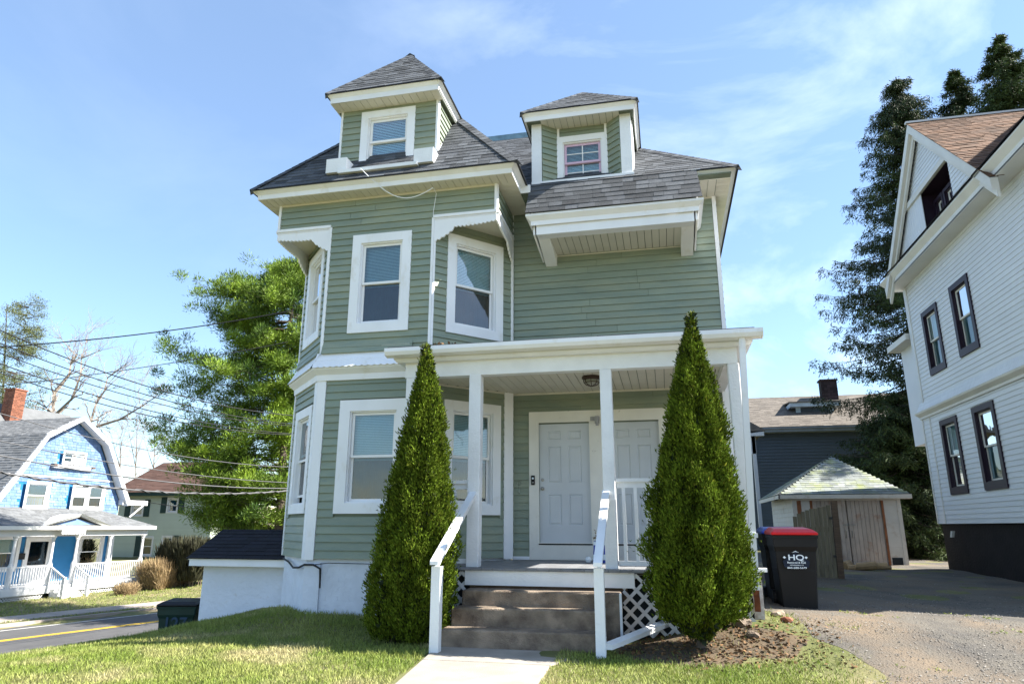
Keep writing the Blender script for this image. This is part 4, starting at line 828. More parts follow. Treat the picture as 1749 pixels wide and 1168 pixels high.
# ------------------------------------------------------------------ white outbuilding on the left
an = thing('outbuilding', 'low white stucco outbuilding with a black shingle roof', 'outbuilding', (-7.9, 13, -1.9))
AY = 12.1; ax0 = onY(349, 963, AY)[0]; az1 = -.70
m = MB(); m.box((ax0, AY, -3.0), (BX0-.01, 14.6, az1)); m.build('wall', M['annex'], an)
m = MB(); m.prism([(ax0, AY-.02, -1.86), (-6.85, AY-.02, -1.50), (-6.85, AY-.02, -1.42), (-7.4, AY-.02, -1.46), (ax0, AY-.02, -1.77)], (0, .04, 0)); m.build('footing', M['walk'], an)
fl = onY(320, 955, AY-.3); m = MB(); m.box((fl[0], AY-.28, az1-.03), (BX0-.02, AY-.24, az1+.10)); m.box((fl[0], AY-.26, az1-.03), (BX0-.02, AY, az1-.005)); m.box((fl[0], AY-.28, az1-.03), (fl[0]+.03, 14.0, az1+.08)); m.build('fascia', M['white'], an)
rp_ = [(fl[0]-.02, AY-.32, az1+.10), (BX0-.02, AY-.32, az1+.10), (BX0-.02, AY+.72, -.09), (fl[0]-.02, AY+.72, -.09)]
m = MB(); m.add(rp_, [(0, 1, 2, 3)]); m.add([(fl[0]-.02, AY+.72, -.09), (BX0-.02, AY+.72, -.09), (BX0-.02, 14.8, -.7), (fl[0]-.02, 14.8, -.7)], [(0, 1, 2, 3)]); m.build('roof', M['shinglebl'], an)
A = Shingles(M['shinglebl'], an, cap=60); A.plane(rp_, e=.14, tab=.34); A.finish()

# ------------------------------------------------------------------ white house on the right
wh = thing('white_house', 'tall white clapboard house with plum window frames beyond the driveway', 'house', (7.5, 16, -1.1))
XW = 7.; fw = Fr((XW, 0), u=(0, -1)); yN, yR, yFa = 11.1, 12.55, 20.55; fch = Fr((XW, yN), (XW+1.3, yR)); ffr = Fr((XW+1.3, yR), u=(1, 0))  # unseen front end, chamfered to set the shadow edge on the driveway
WS = Siding('clapboard', M['wsiding'], wh, lip=.016)
holes = []; ww = MB()
def wat(px, py, X=XW): p = onX(px, py, X); return -p[1], p[2]
def wwin(pts, lab=None, raised=0., **k):
    s0 = min(wat(*p)[0] for p in pts); s1 = max(wat(*p)[0] for p in pts); zs = [wat(*p)[1] for p in pts]; z0, z1 = min(zs), max(zs)
    window(wh, fw, s0, s1, z0, z1, cw=.13, casing=M['purple'], sash=M['wtrim'], blind=None, glass=('glass', 'glassd'), cb=.17, label=lab, jamb=.06, proud=.045, drape='blind' , raised=raised, **k); holes.append((s0, s1, z0, z1))
wwin([(1607, 719), (1627, 845), (1657, 840)], None); wwin([(1661, 697), (1687, 837), (1725, 831)])
wwin([(1575, 536), (1592, 641), (1619, 627)]); wwin([(1622, 492), (1643, 610), (1676, 592)])
z0w, zb0, zb1, ze = .09, 2.90, 3.26, 6.62
wallpanel(ww, fw, -yFa, -yN, z0w, ze, [(a+.13, b-.13, c+.17, d-.13) for a, b, c, d in holes]); wallpanel(ww, fch, 0, fch.len, z0w, ze); wallpanel(ww, ffr, 0, 6.7, z0w, ze); ww.prism([(XW, yN, ze-.05), (XW+1.3, yR, ze-.05), (XW, yR, ze-.05)], (0, 0, .05))
ww.box((XW, yFa-.1, z0w), (15, yFa, ze)); ww.build('wall', M['wsiding'], wh)
WS.run(fw, -yFa+.05, -yN-.05, z0w, zb0, .112, holes); WS.run(fw, -yFa+.3, -yN-.05, zb1, ze, .112, holes); WS.run(fch, .05, fch.len-.03, z0w, ze, .112, vis=.02); WS.run(ffr, .05, 6.6, z0w, ze, .112, vis=.02)
for a_ in ((-yFa-.02, -yFa+.05, .03, z0w, zb0), (-20.05, -19.99, .026, z0w, zb0), (-20.3, -20.24, .03, zb1, ze), (-yN-.08, -yN+.02, .03, z0w, ze)): m = MB(); fw.box(m, a_[0], a_[1], -.01, a_[2], a_[3], a_[4]); m.build('corner_board', M['wtrim'], wh)
sweep([(15, yFa+.02), (XW-.0, yFa+.02), (XW-.0, yN-.02), (XW+1.3, yR-.02), (15, yR-.02)], [(0, 2.84), (.05, 2.84), (.05, 2.90), (.13, 2.98), (.14, 3.02), (0, 3.05)]).build('belt_cornice', M['wtrim'], wh)
# scalloped belt shingles, two flared rows
m = MB(); n = int((yFa-yN)/.10)
for k, (zt, zb, dt, db) in enumerate(((3.28, 3.13, .02, .07), (3.17, 3.02, .07, .13))):
    for i in range(n):
        s = -yFa+.10*i; P = fw.P; zz = zb+.02
        m.add([P(s, dt, zt), P(s+.098, dt, zt), P(s+.098, db, zz), P(s+.049, db+.004, zb-.015), P(s, db, zz), P(s+.098, db-.03, zz), P(s+.049, db-.03, zb-.015), P(s, db-.03, zz)], [(0, 1, 2, 3, 4), (4, 3, 6, 7), (3, 2, 5, 6)])
m.build('belt_shingles', M['wsiding'], wh, kind='stuff')
m = MB(); m.box((XW+.05, yR, -1.6), (14.9, yFa-.05, z0w)); m.prism([(XW+.05, yN+.1, -1.6), (XW+1.3, yR+.04, -1.6), (XW+.05, yR, -1.6)], (0, 0, 1.6+z0w)); m.build('foundation', M['fdark'], wh)
m = MB(); m.hexa([onX(1626, 915, 6.9)+v for v in [(-.03, -.05, -.03), (-.03, .05, -.03), (.03, .05, -.03), (.03, -.05, -.03), (-.03, -.15, .12), (-.03, -.05, .12), (.03, -.05, .12), (.03, -.15, .12)]]); m.build('vent_hood', M['wtrim'], wh)
WS.finish()
# eaves
XE = 6.58
sweep([(15, yFa+.12), (XE, yFa+.12), (XE, yR-.4), (15, yR-.4)], [(-.02, ze-.04), (.0, ze-.04), (.0, ze+.10), (.10, ze+.24), (.10, ze+.27), (-.02, ze+.27)]).build('eave_fascia', M['wtrim'], wh)
m = MB(); m.box((XE, yR-.38, ze-.03), (15, yFa+.1, ze)); m.build('soffit', M['wtrim'], wh)
# main roof and cross gable
SW = Shingles(M['orange'], wh, cap=80); zr0 = ze+.27; pk = 1.0; rxe = XE-.1
pg = wat(1553, 213, XE-.05); ag = wat(1695, 303, XE-.05); yc, zg = -pg[0], pg[1]; half = yc+ag[0]; zl = ag[1]
mainp = [(rxe, yFa+.2, zr0), (rxe, yR-.45, zr0), (rxe+4.4, yR-.45, zr0+4.4*pk), (rxe+4.4, yFa+.2, zr0+4.4*pk)]
m = MB(); m.add(mainp, [(0, 1, 2, 3)]); m.add([(rxe+4.4, yR-.45, zr0+4.4), (15.2, yR-.45, zr0), (15.2, yFa+.2, zr0), (rxe+4.4, yFa+.2, zr0+4.4)], [(0, 1, 2, 3)])
m.add([(rxe+.1, yR-.1, zr0), (15, yR-.1, zr0), (rxe+4.4, yR-.1, zr0+4.3)], [(0, 1, 2)]); m.add([(rxe+.1, yFa, zr0), (15, yFa, zr0), (rxe+4.4, yFa, zr0+4.3)], [(0, 1, 2)])
xb = rxe+(zg-zr0)/pk; m.add([(XE-.1, yc, zg), (XE-.1, yc-half, zl), (rxe+.15, yc-half, zl), (xb, yc, zg)], [(0, 1, 2, 3)]); m.add([(XE-.1, yc, zg), (XE-.1, yc+half, zl), (rxe+.15, yc+half, zl), (xb, yc, zg)], [(0, 1, 2, 3)]); m.build('roof', M['shinglebl'], wh)
SW.plane([(XE-.12, yc-half, zl+.02), (rxe+.2, yc-half-.0, zl+.02), (xb, yc, zg+.02), (XE-.12, yc, zg+.02)], e=.12, tab=.3, th=.015); SW.finish()
B2 = Shingles(M['shinglebl'], wh, cap=0, stuff='roof_shingles'); B2.plane([(p[0]-.02, p[1], p[2]+.02) for p in mainp], e=.2, tab=.6, th=.02); B2.finish()  # black puts the shade of the slope turned from the sun into its colour
m = MB(); m.box((XE-.14, yc-.05, zg+.02), (xb, yc+.05, zg+.07)); m.build('ridge_cap', M['bwhite'], wh)
fg = Fr((XE-.02, 0), u=(0, -1)); sc = -yc
def rake(fr, d0, d1, wdt, nm):
    m = MB(); P = fr.P; sl = (zg-zl)/half; dz = wdt*math.hypot(1, sl)
    for q in (-1, 1): m.hexa([P(sc, d0, zg-dz), P(sc+q*half, d0, zl-dz), P(sc+q*half, d1, zl-dz), P(sc, d1, zg-dz), P(sc, d0, zg), P(sc+q*half, d0, zl), P(sc+q*half, d1, zl), P(sc, d1, zg)])
    return m.build(nm, M['wtrim'], wh)
rake(fg, 0, .08, .18, 'rake_board'); rake(fg, -.06, 0.0, .30, 'rake_moulding')
# pediment with its window recess
fp = Fr((XE+.12, 0), u=(0, -1)); Xp = XE+.12
t0, t1 = wat(1617, 273, Xp); b0, b1 = wat(1633.5, 358, Xp); f0_, f1_ = wat(1584.6, 412.5, Xp); hs0, hs1 = f0_, (t0+b0)/2; hz0, hz1 = zr0+.02, t1
sl = (zg-zl)/half
lim = lambda z: (sc-(zg-.2-z)/sl, sc+(zg-.2-z)/sl)
gm = MB(); P = fp.P; e0, e1 = lim(hz0); 
gm.add([P(e0, 0, hz0), P(hs0, 0, hz0), P(hs0, 0, zg-.2-(sc-hs0)*sl)], [(0, 1, 2)]); gm.add([P(hs1, 0, hz0), P(e1, 0, hz0), P(hs1, 0, zg-.2-(hs1-sc)*sl)], [(0, 1, 2)]) if hs1 > sc else None
gm.add([P(hs0, 0, hz1), P(hs1, 0, hz1), P(hs1, 0, zg-.2-abs(hs1-sc)*sl), P(sc, 0, zg-.2), P(hs0, 0, zg-.2-abs(hs0-sc)*sl)], [(0, 1, 2, 3, 4)]); gm.build('gable_wall', M['wsiding'], wh)
WG = Siding('gable_board', M['wsiding'], wh, lip=.014, cap=120); WG.run(fp, -99, 99, hz1, zg-.35, .10, lim=lim); 
z = hz0
WG.run(fp, -99, 99, hz0, hz1, .10, [(-99, sc-.01, 0, 99), (hs0, hs1, 0, 99)], lim=lim); WG.finish()
m = MB(); s = lim(hz0)[0]+.1
while s < hs0-.05: zt_ = min(hz1, zg-.25-(sc-s)*sl); fp.box(m, s, s+.13, 0, .016, hz0, zt_); s += .14
m.build('vertical_boards', M['wsiding'], wh)
m = MB(); fp.box(m, lim(hz1)[0], hs1+.05, -.02, .07, hz1-.02, hz1+.12); fp.box(m, sc-half+.2, sc+half-.2, -.0, .09, zr0-.06, hz0+.03); m.build('recess_trim', M['wtrim'], wh)
m = MB(); D = .30; fp.box(m, hs0, hs1, -D-.4, -D-.35, hz0-.3, hz1); fp.box(m, hs0-.04, hs0, -D-.35, .0, hz0-.3, hz1); fp.box(m, hs1, hs1+.04, -D-.35, .0, hz0-.3, hz1); fp.box(m, hs0, hs1, -D-.35, 0, hz1-.02, hz1+.02); m.build('window_recess', M['purple'], wh)
fq = Fr((Xp+D, 0), u=(0, -1)); wd = (hs1-hs0)/3
for k in range(3): window(wh, fq, hs0+wd*k+.02, hs0+wd*(k+1)-.02, hz0-.02, hz1-.22, cw=.09, casing=M['purple'], sash=M['wtrim'], blind=None, jamb=.02, drape='blind')
# small rear wing behind the corner
m = MB(); m.box((7.25, 20.56, z0w+2.2), (9, 22.2, 5.3)); o = m.build('rear_wing', M['wsiding'], wh); m = MB(); m.box((7.22, 20.9, 3.9), (7.26, 21.15, 5.1)); m.build('wing_window', M['purple'], wh); m = MB(); m.box((6.9, 20.6, 5.15), (7.3, 22.3, 5.32)); m.build('wing_eave', M['wtrim'], wh)

# ------------------------------------------------------------------ grey house behind
gh = thing('slate_house', 'slate grey house with a tan roof behind the shed', 'house', (9, 37, -1))
GY = 35.; e0 = onY(1285, 738, GY-.5); zg_ = onY(1400, 735, GY-.5)[2]; gx0, gx1 = 2.6, 17.; fgh = Fr((0, GY), u=(1, 0))
gh_holes = []
def ghw(px0, px1, py0, py1, **k):
    a, b = onY(px0, py0, GY), onY(px1, py1, GY); window(gh, fgh, a[0], b[0], b[2], a[2], cw=.12, blind=None, cb=.12, jamb=.05, **k); gh_holes.append((a[0], b[0], b[2], a[2]))
ghw(1520, 1548, 716, 770); ghw(1575, 1600, 720, 770); ghw(1536, 1560, 862, 905); ghw(1574, 1600, 866, 908)
m = MB(); wallpanel(m, fgh, gx0, gx1, -1.6, zg_, [(a+.12, b-.12, c+.12, d-.12) for a, b, c, d in gh_holes]); m.box((gx0, 43, -1.6), (gx1, 43.1, zg_)); m.box((gx0, GY, -1.6), (gx0+.1, 43, zg_)); m.build('wall', M['gsiding'], gh)
GS = Siding('siding_board', M['gsiding'], gh, lip=.035, cap=60); GS.run(fgh, gx0, gx1, -1.0, zg_-.05, .15, gh_holes); GS.finish()
m = MB(); m.box((gx0-.3, GY-.5, zg_-.02), (gx1+.3, GY-.42, zg_+.22)); m.box((gx0-.3, GY-.42, zg_-.02), (gx1+.3, GY, zg_)); m.box((gx0-.3, GY-.58, zg_+.12), (gx1+.3, GY-.5, zg_+.2)); m.build('eave_fascia', mat('grey_gutter', (.22, .25, .28), .4), gh)
rz1 = onY(1400, 676, 39.5)[2]; gr = [(gx0-.4, GY-.55, zg_+.22), (gx1+.4, GY-.55, zg_+.22), (gx1+.4, 39.5, rz1), (gx0-.4, 39.5, rz1)]
m = MB(); m.add(gr, [(0, 1, 2, 3)]); m.add([(gx0-.4, 39.5, rz1), (gx1+.4, 39.5, rz1), (gx1+.4, 43.5, zg_), (gx0-.4, 43.5, zg_)], [(0, 1, 2, 3)]); m.add([(gx0, GY, zg_), (gx0, 43, zg_), (gx0, 39.5, rz1-.05)], [(0, 1, 2)]); m.build('roof', M['groof'], gh)
GR = Shingles(M['groof'], gh, cap=0, stuff='shingles'); GR.plane(gr, e=.16, tab=.5, th=.012); GR.finish()
a, b = onY(1352, 688, 36.4), onY(1433, 722, 36.4); fd = Fr((0, 36.6), u=(1, 0))
m = MB(); m.box((a[0]+.25, 36.6, b[2]-.5), (b[0]-.2, 38.6, a[2]-.1)); m.build('dormer_wall', M['gsiding'], gh)
m = MB(); m.box((a[0]-.1, 36.25, a[2]-.22), (b[0]+.15, 39.2, a[2]-.02)); m.box((a[0]+.2, 36.55, b[2]-.5), (a[0]+.42, 36.62, a[2]-.2)); m.box((b[0]-.35, 36.55, b[2]-.5), (b[0]-.13, 36.62, a[2]-.2)); m.build('dormer_trim', mat('pale_blue_trim', (.45, .55, .62), .5), gh)
m = MB(); m.hexa([(a[0]-.15, 36.2, a[2]-.02), (b[0]+.2, 36.2, a[2]-.02), (b[0]+.2, 39.4, a[2]+.25), (a[0]-.15, 39.4, a[2]+.25), (a[0]-.15, 36.2, a[2]+.03), (b[0]+.2, 36.2, a[2]+.03), (b[0]+.2, 39.4, a[2]+.32), (a[0]-.15, 39.4, a[2]+.32)]); m.build('dormer_roof', M['groof'], gh)
def chimney(par, x0, y0, x1, y1, z0, z1, brick, mortar, bl=.21, bh=.075, top=True):
    m = MB(); m.box((x0+.012, y0+.012, z0), (x1-.012, y1-.012, z1-.01)); c = m.build('chimney', mortar, par)
    bb = MB(); bb.box((0, 0, 0), (1, 1, 1)); me = bb.mesh('brick', brick); z = z0; r = 0
    while z < z1-.02:
        for (ox, oy, ux, uy, Ln) in ((x0, y0, 1, 0, x1-x0), (x1, y0, 0, 1, y1-y0)):
            s = -(bl/2 if r % 2 else 0)
            while s < Ln-.02:
                a, b = max(0, s), min(Ln, s+bl)-.012; e = random.uniform(-.003, .003)
                if b-a > .03:
                    if ux: M4 = Matrix(((b-a, 0, 0, ox+a), (0, .03, 0, oy-.004+e), (0, 0, bh-.012, z), (0, 0, 0, 1)))
                    else: M4 = Matrix(((.03, 0, 0, ox-.026+e), (0, b-a, 0, oy+a), (0, 0, bh-.012, z), (0, 0, 0, 1)))
                    link('brick', me, c, M4)
                s += bl
        z += bh; r += 1
    if top: m = MB(); m.box((x0-.05, y0-.05, z1-.08), (x1+.05, y1+.05, z1)); m.build('chimney_cap', brick, c)
p, q = onY(1404, 690, 38.6), onY(1425, 647, 38.6); chimney(gh, p[0]+.05, 38.6, q[0]+.1, 39.2, p[2]-.6, q[2], M['brickd'], M['fdark'], bl=.3, bh=.15)
pc = thing('porch_gable', 'little white gabled porch roof showing right of the downspout', 'porch', (4, 30, -1))
p, q = onY(1240, 765, 30), onY(1303, 738, 30); m = MB(); m.box((p[0], 29.7, q[2]-.18), (q[0], 29.9, q[2]+.02)); m.box((p[0], 29.8, q[2]-.9), (q[0]-.35, 29.86, q[2]-.18)); m.build('fascia', M['bwhite'], pc)
ap = onY(1262, 716, 30); m = MB(); m.prism([(ap[0]-2.0, 29.7, q[2]-.3), (q[0]+.05, 29.7, q[2]), (q[0]+.05, 29.7, q[2]+.07), (ap[0]-.2, 29.7, ap[2]+.2)], (0, 3, 0)); m.build('roof', M['groof'], pc)
m = MB(); m.box((q[0]-.5, 29.8, -1.2), (q[0]-.36, 29.95, q[2]-.15)); m.build('post', M['bwhite'], pc)

# ------------------------------------------------------------------ shed
sd_ = thing('shed', 'small white shed with a mossy hipped roof and plank double doors', 'shed', (5.1, 23, -1))
SY = 22.; fs_ = Fr((0, SY), u=(1, 0)); sx0 = onY(1353, 848, SY)[0]; sx1 = onY(1534, 843, SY)[0]; sz = .88; g0 = -1.05; sb = 26.2
d0, d1 = onY(1386, 851, SY)[0], onY(1503, 850, SY)[0]; dzt_ = onY(1440, 851, SY)[2]
m = MB(); wallpanel(m, fs_, sx0, sx1, g0-.4, sz, [(d0, d1, g0-.5, dzt_)]); m.box((sx0, SY+.1, g0-.4), (sx0+.1, sb, sz)); m.box((sx1-.1, SY+.1, g0-.4), (sx1, sb, sz)); m.box((sx0, sb, g0-.4), (sx1, sb+.1, sz)); m.build('wall', M['shedw'], sd_)
SS = Siding('siding_board', M['shedw'], sd_, lip=.018); SS.run(fs_, sx0+.1, sx1-.06, g0, sz-.14, .13, [(d0-.06, d1+.06, g0-1, dzt_+.08)]); SS.run(Fr((sx0, sb), u=(0, -1)), 0, sb-SY-.05, g0, sz-.05, .13); SS.finish()
m = MB(); fs_.box(m, sx0-.02, sx0+.1, -.0, .03, g0, sz-.12); fs_.box(m, sx1-.08, sx1+.02, 0, .03, g0, sz-.12); fs_.box(m, sx0-.02, sx1+.02, 0, .035, sz-.13, sz); fs_.box(m, d0-.08, d1+.08, 0, .03, dzt_, dzt_+.08); m.build('trim', M['shedw'], sd_)
_rw = mat('rusty_wood', (.28, .11, .05), .85, .2, 4)
for a_ in ((d0-.07, d0, g0, dzt_), (d1, d1+.06, g0, dzt_), (sx0+.1, sx0+.22, .1, sz-.13)): m = MB(); fs_.box(m, a_[0], a_[1], 0, .028, a_[2], a_[3]); m.build('rust_stained_trim', _rw, sd_)
dm = (d0+d1)/2; nP = 8
for k, (a, b) in enumerate(((d0+.01, dm-.012), (dm+.012, d1-.01))):
    m = MB(); fs_.box(m, a, b, -.08, -.05, g0-.02, dzt_-.02); o = m.build('shed_door', M['sheddoor'], sd_)
    bb = MB(); w_ = (b-a)/nP; bb.box((0.004, -.0, 0), (w_-.004, .025, dzt_-.03-g0)); me = bb.mesh('door_plank', M['sheddoor'])
    for i in range(nP): link('door_plank', me, o, Matrix.Translation((a+w_*i, SY+.025-random.uniform(0, .004), g0)))
    hx = (dm-.1) if k == 0 else dm+.06
    m = MB(); m.tube([(hx, SY-.0, g0+.95), (hx, SY-.05, g0+.93), (hx, SY-.05, g0+.78), (hx, SY, g0+.76)], .014, 6); m.box((hx-.05, SY-.012, g0+1.1), (hx+.12, SY, g0+1.13)); m.build('door_pull', M['metal'], o)
m = MB(); fs_.box(m, d1+.1, sx1-.12, .0, .02, g0+.02, g0+.22); m.build('vent_opening', M['dark'], sd_)
q = onY(1412, 783, 24.2); e_ = .27; za = sz+.04; pkx, pkz = q[0], q[2]
c4 = [(sx0-e_-.15, SY-e_, za), (sx1+e_, SY-e_, za), (sx1+e_, sb+e_, za), (sx0-e_-.15, sb+e_, za)]; pa, pb = (pkx, 24.1, pkz), (pkx+.15, 24.3, pkz)
m = MB(); m.add([*c4, pa, pb], [(0, 1, 5, 4), (1, 2, 5), (2, 3, 4, 5), (3, 0, 4), (0, 3, 2, 1)]); m.build('roof', M['shinglebase'], sd_)
RS_ = Shingles(M['mossroof'], sd_, cap=200, name='slate', stuff='slates'); RS_.plane([c4[0], c4[1], pb, pa], e=.15, tab=.26, th=.012); RS_.plane([c4[3], c4[0], pa], e=.15, tab=.26, th=.012, weight=.4); RS_.finish()
m = MB(); m.box((c4[0][0], SY-e_, za-.12), (c4[1][0], SY-e_+.03, za-.01)); m.box((c4[0][0], SY-e_, za-.12), (c4[0][0]+.03, sb, za-.01)); m.box((c4[0][0]+.03, SY-e_+.03, za-.13), (c4[1][0], SY, za-.115)); m.build('eave_board', M['shedw'], sd_)
# fence gate leaning open
gy = 16.2; gt_ = thing('fence_gate', 'weathered wooden gate of vertical boards standing open beside the shed', 'gate', (3, gy, -1.1))
gl, gr_ = onY(1354, 880, gy), onY(1418, 860, gy); gb_ = -1.12; n = 9
bb = MB(); bb.box((0, 0, 0), (.078, .022, 1)); me = bb.mesh('gate_board', M['fence'])
for i in range(n):
    x = gl[0]+(gr_[0]-gl[0])*i/n; zt_ = gl[2]-.02+(gr_[2]-gl[2])*(i/n)**.6+random.uniform(-.01, .01); link('gate_board', me, gt_, Matrix(((1, 0, .0, x), (0, 1, 0, gy-.1*i*.0), (0, 0, zt_-gb_, gb_), (0, 0, 0, 1))))
m = MB(); m.box((gl[0], gy+.024, -.1), (gr_[0], gy+.06, .0)); m.box((gl[0], gy+.024, -.9), (gr_[0], gy+.06, -.8)); m.build('gate_rail', M['fence'], gt_)
p, q = onY(1424, 855, gy), onY(1436, 972, gy); m = MB(); m.hexa([(q[0]-.07, gy-.03, -1.2), (q[0]+.05, gy-.03, -1.2), (q[0]+.05, gy+.06, -1.2), (q[0]-.07, gy+.06, -1.2), (p[0]-.06, gy-.03, p[2]), (p[0]+.06, gy-.03, p[2]), (p[0]+.06, gy+.06, p[2]), (p[0]-.06, gy+.06, p[2])]); m.build('gate_post', M['wood'], gt_)
for z in (.16, -.62): m = MB(); m.box((gr_[0]-.06, gy-.02, z), (p[0]+.02, gy-.001, z+.05)); m.build('hinge', M['black'], gt_)
# firewood by the shed door
for i, (px, py, L0, r, an_) in enumerate(((1445, 957, .5, .09, .2), (1462, 950, .45, .1, -.3), (1478, 955, .5, .09, .1), (1455, 944, .42, .08, .5), (1470, 962, .7, .05, 0), (1440, 948, .35, .09, 1.0))):
    p = onZ(px, py+4, -1.0+.02*i); p = p*(19.5/p[1]); p[2] = -1.0+.03*(i % 3); m = MB(); d_ = np.array([math.cos(an_), math.sin(an_), .12*(i % 2)]); m.tube([p, p+d_*L0], r, 9)
    tag(m.build('log', M['log']), ['pale log at the left foot of the shed doors', 'fat log in the middle of the small firewood heap', 'rightmost thick log of the firewood heap', 'short log at the back of the firewood heap', 'long thin log lying along the front of the firewood heap', 'log nearest the open gate post in the firewood heap'][i], 'log', 'firewood in front of the shed')

# ------------------------------------------------------------------ blue house over the road
bh = thing('blue_house', 'pale blue shingled house with a white trimmed gambrel gable and a long front porch', 'house', (-31, 30, -3.3))
az3 = math.radians(3.5); BD = np.array([math.sin(az3), math.cos(az3)]); BN = np.array([BD[1], -BD[0]])
fp0 = Fr((-30., 26.4), u=BD); fb = Fr(np.array([-30., 26.4])-BN*2.3, u=BD); fbe = Fr(np.array([-30., 26.4])-BN*1.85, u=BD)
zfl = -2.85
O = [fbe.at(*p) for p in ((0, 835), (78, 740), (144, 712), (188, 755), (222, 858))]
(_, _), (kl, zk1), (ka, zka), (kr, zk2), (rl, zrl) = O; zk = (zk1+zk2)/2; el = 2*ka-rl; 
out_ = [(el, zrl), (2*ka-kr, zk), (ka, zka), (kr, zk), (rl, zrl)]
m = MB(); P = fb.P; m.add([P(s, 0, z) for s, z in [(el+.35, -3.6), (rl-.35, -3.6), (rl-.35, zrl), (kr-.25, zk-.1), (ka, zka-.25), (2*ka-kr+.25, zk-.1), (el+.35, zrl)]], [tuple(range(7))]); m.build('wall', M['blued'], bh)
m = MB(); D = 9.5
for fr_, d in ((fbe, -D),): m.add([fr_.P(s, 0, z) for s, z in out_]+[fr_.P(s, d, z) for s, z in out_], [(i, i+1, i+6, i+5) for i in range(4)])
m.build('roof', M['roofg'], bh)
BS = Shingles(M['roofg'], bh, cap=0); 
BS.plane([fbe.P(el, -D, zrl), fbe.P(el, 0, zrl), fbe.P(out_[1][0], 0, zk), fbe.P(out_[1][0], -D, zk)], e=.16, tab=.35, th=.02)
BS.plane([fbe.P(out_[1][0], -D, zk), fbe.P(out_[1][0], 0, zk), fbe.P(ka, 0, zka), fbe.P(ka, -D, zka)], e=.16, tab=.35, th=.02)
for i in range(4):
    (a, z0), (b, z1) = out_[i], out_[i+1]; m = MB(); dz = .22; P = fbe.P
    inn = lambda s, z: (ka+(s-ka)*.955, z-.20)
    (a2, z02), (b2, z12) = inn(a, z0), inn(b, z1)
    m.hexa([P(a2, -.45, z02), P(b2, -.45, z12), P(b, -.45, z1), P(a, -.45, z0), P(a2, .05, z02), P(b2, .05, z12), P(b, .05, z1+.03), P(a, .05, z0+.03)]); m.build('rake_board', M['bwhite'], bh)
# gable shingles, rows of separate tabs
m = MB(); z = -.6; k = 0
def glim(z):
    zz = [(zrl, rl-.38), (zk-.12, kr-.30), (zka-.32, ka)]
    for (za, a), (zb, b) in zip(zz[:-1], zz[1:]):
        if za <= z <= zb: q = a+(b-a)*(z-za)/(zb-za); return (2*ka-q, q)
    return (2*ka-rl+.38, rl-.38) if z < zrl else (ka, ka)
bwn = []
fbw = Fr(fb.A[:2]+fb.n[:2]*.16, u=BD)
def bwin(px0, py0, px1, py1, fr=fb, hl=bwn, cw=.13, **k):
    a, b = fr.at(px0, py0), fr.at(px1, py1); window(bh, fbw, a[0], b[0], b[1], a[1], cw=cw, casing=M['bwhite'], blind='half', drape='curtain', jamb=.05, cb=.1, slat=.05, **k); hl.append((a[0], b[0], b[1], a[1]))
bwin(42, 821, 76, 869); a = fb.at(121, 826); b = fb.at(171, 871); mid_ = (a[0]+b[0])/2
for q0, q1 in ((a[0], mid_+.05), (mid_-.05, b[0])): window(bh, fbw, q0, q1, b[1], a[1], cw=.12, casing=M['bwhite'], blind='half', drape='curtain', jamb=.05, slat=.05)
bwn.append((a[0], b[0], b[1], a[1]))
a = fb.at(105, 769); b = fb.at(141, 796); mid_ = (a[0]+b[0])/2
for q0, q1 in ((a[0], mid_+.05), (mid_-.05, b[0])): window(bh, fbw, q0, q1, b[1], a[1], cw=.10, casing=M['bwhite'], blind='both', jamb=.04, slat=.05)
bwn.append((a[0], b[0], b[1], a[1])); m2 = MB(); fb.box(m2, a[0]-.45, b[0]+.4, 0, .2, b[1]-.22, b[1]-.05); m2.build('window_shelf', M['bwhite'], bh)
for sx_ in (a[0]-.5, b[0]+.42): m2 = MB(); fb.box(m2, sx_, sx_+.2, 0, .28, b[1]-.12, b[1]-.02); m2.build('shelf_bracket', M['wood'], bh)
while z < zka-.3:
    lo, hi = glim(z+.05); s = lo-random.uniform(0, .3)
    while s < hi:
        w = random.uniform(.16, .34); a, b = max(s, lo), min(s+w, hi)
        if b-a > .04 and not any(h[0] < b and h[1] > a and h[2]-.02 < z+.05 < h[3] for h in bwn):
            P = fb.P; e = random.uniform(.014, .03); m.add([P(a+.006, e, z), P(b-.006, e, z), P(b-.006, .006, z+.15), P(a+.006, .006, z+.15), P(a+.006, 0, z), P(b-.006, 0, z)], [(0, 1, 2, 3), (0, 1, 5, 4)])
        s += w
    z += .145; k += 1
m.build('wall_shingles', M['blue'], bh, kind='stuff')
m = MB(); fb.box(m, el+.5, rl-.5, 0, .06, fb.at(100, 815)[1]-.05, fb.at(100, 815)[1]+.03); m.build('belt_board', M['bwhite'], bh)
m = MB(); q = fb.at(222, 861); fb.box(m, q[0]-.9, q[0]+1.0, -1.5, .35, q[1]-.05, q[1]+.22); m.build('eave_return', M['bwhite'], bh); m = MB(); m.tube([fb.P(q[0]+.8, .3, q[1]), fb.P(q[0]-.1, .2, q[1]-.75)], .05, 6); m.build('downspout', M['bwhite'], bh)
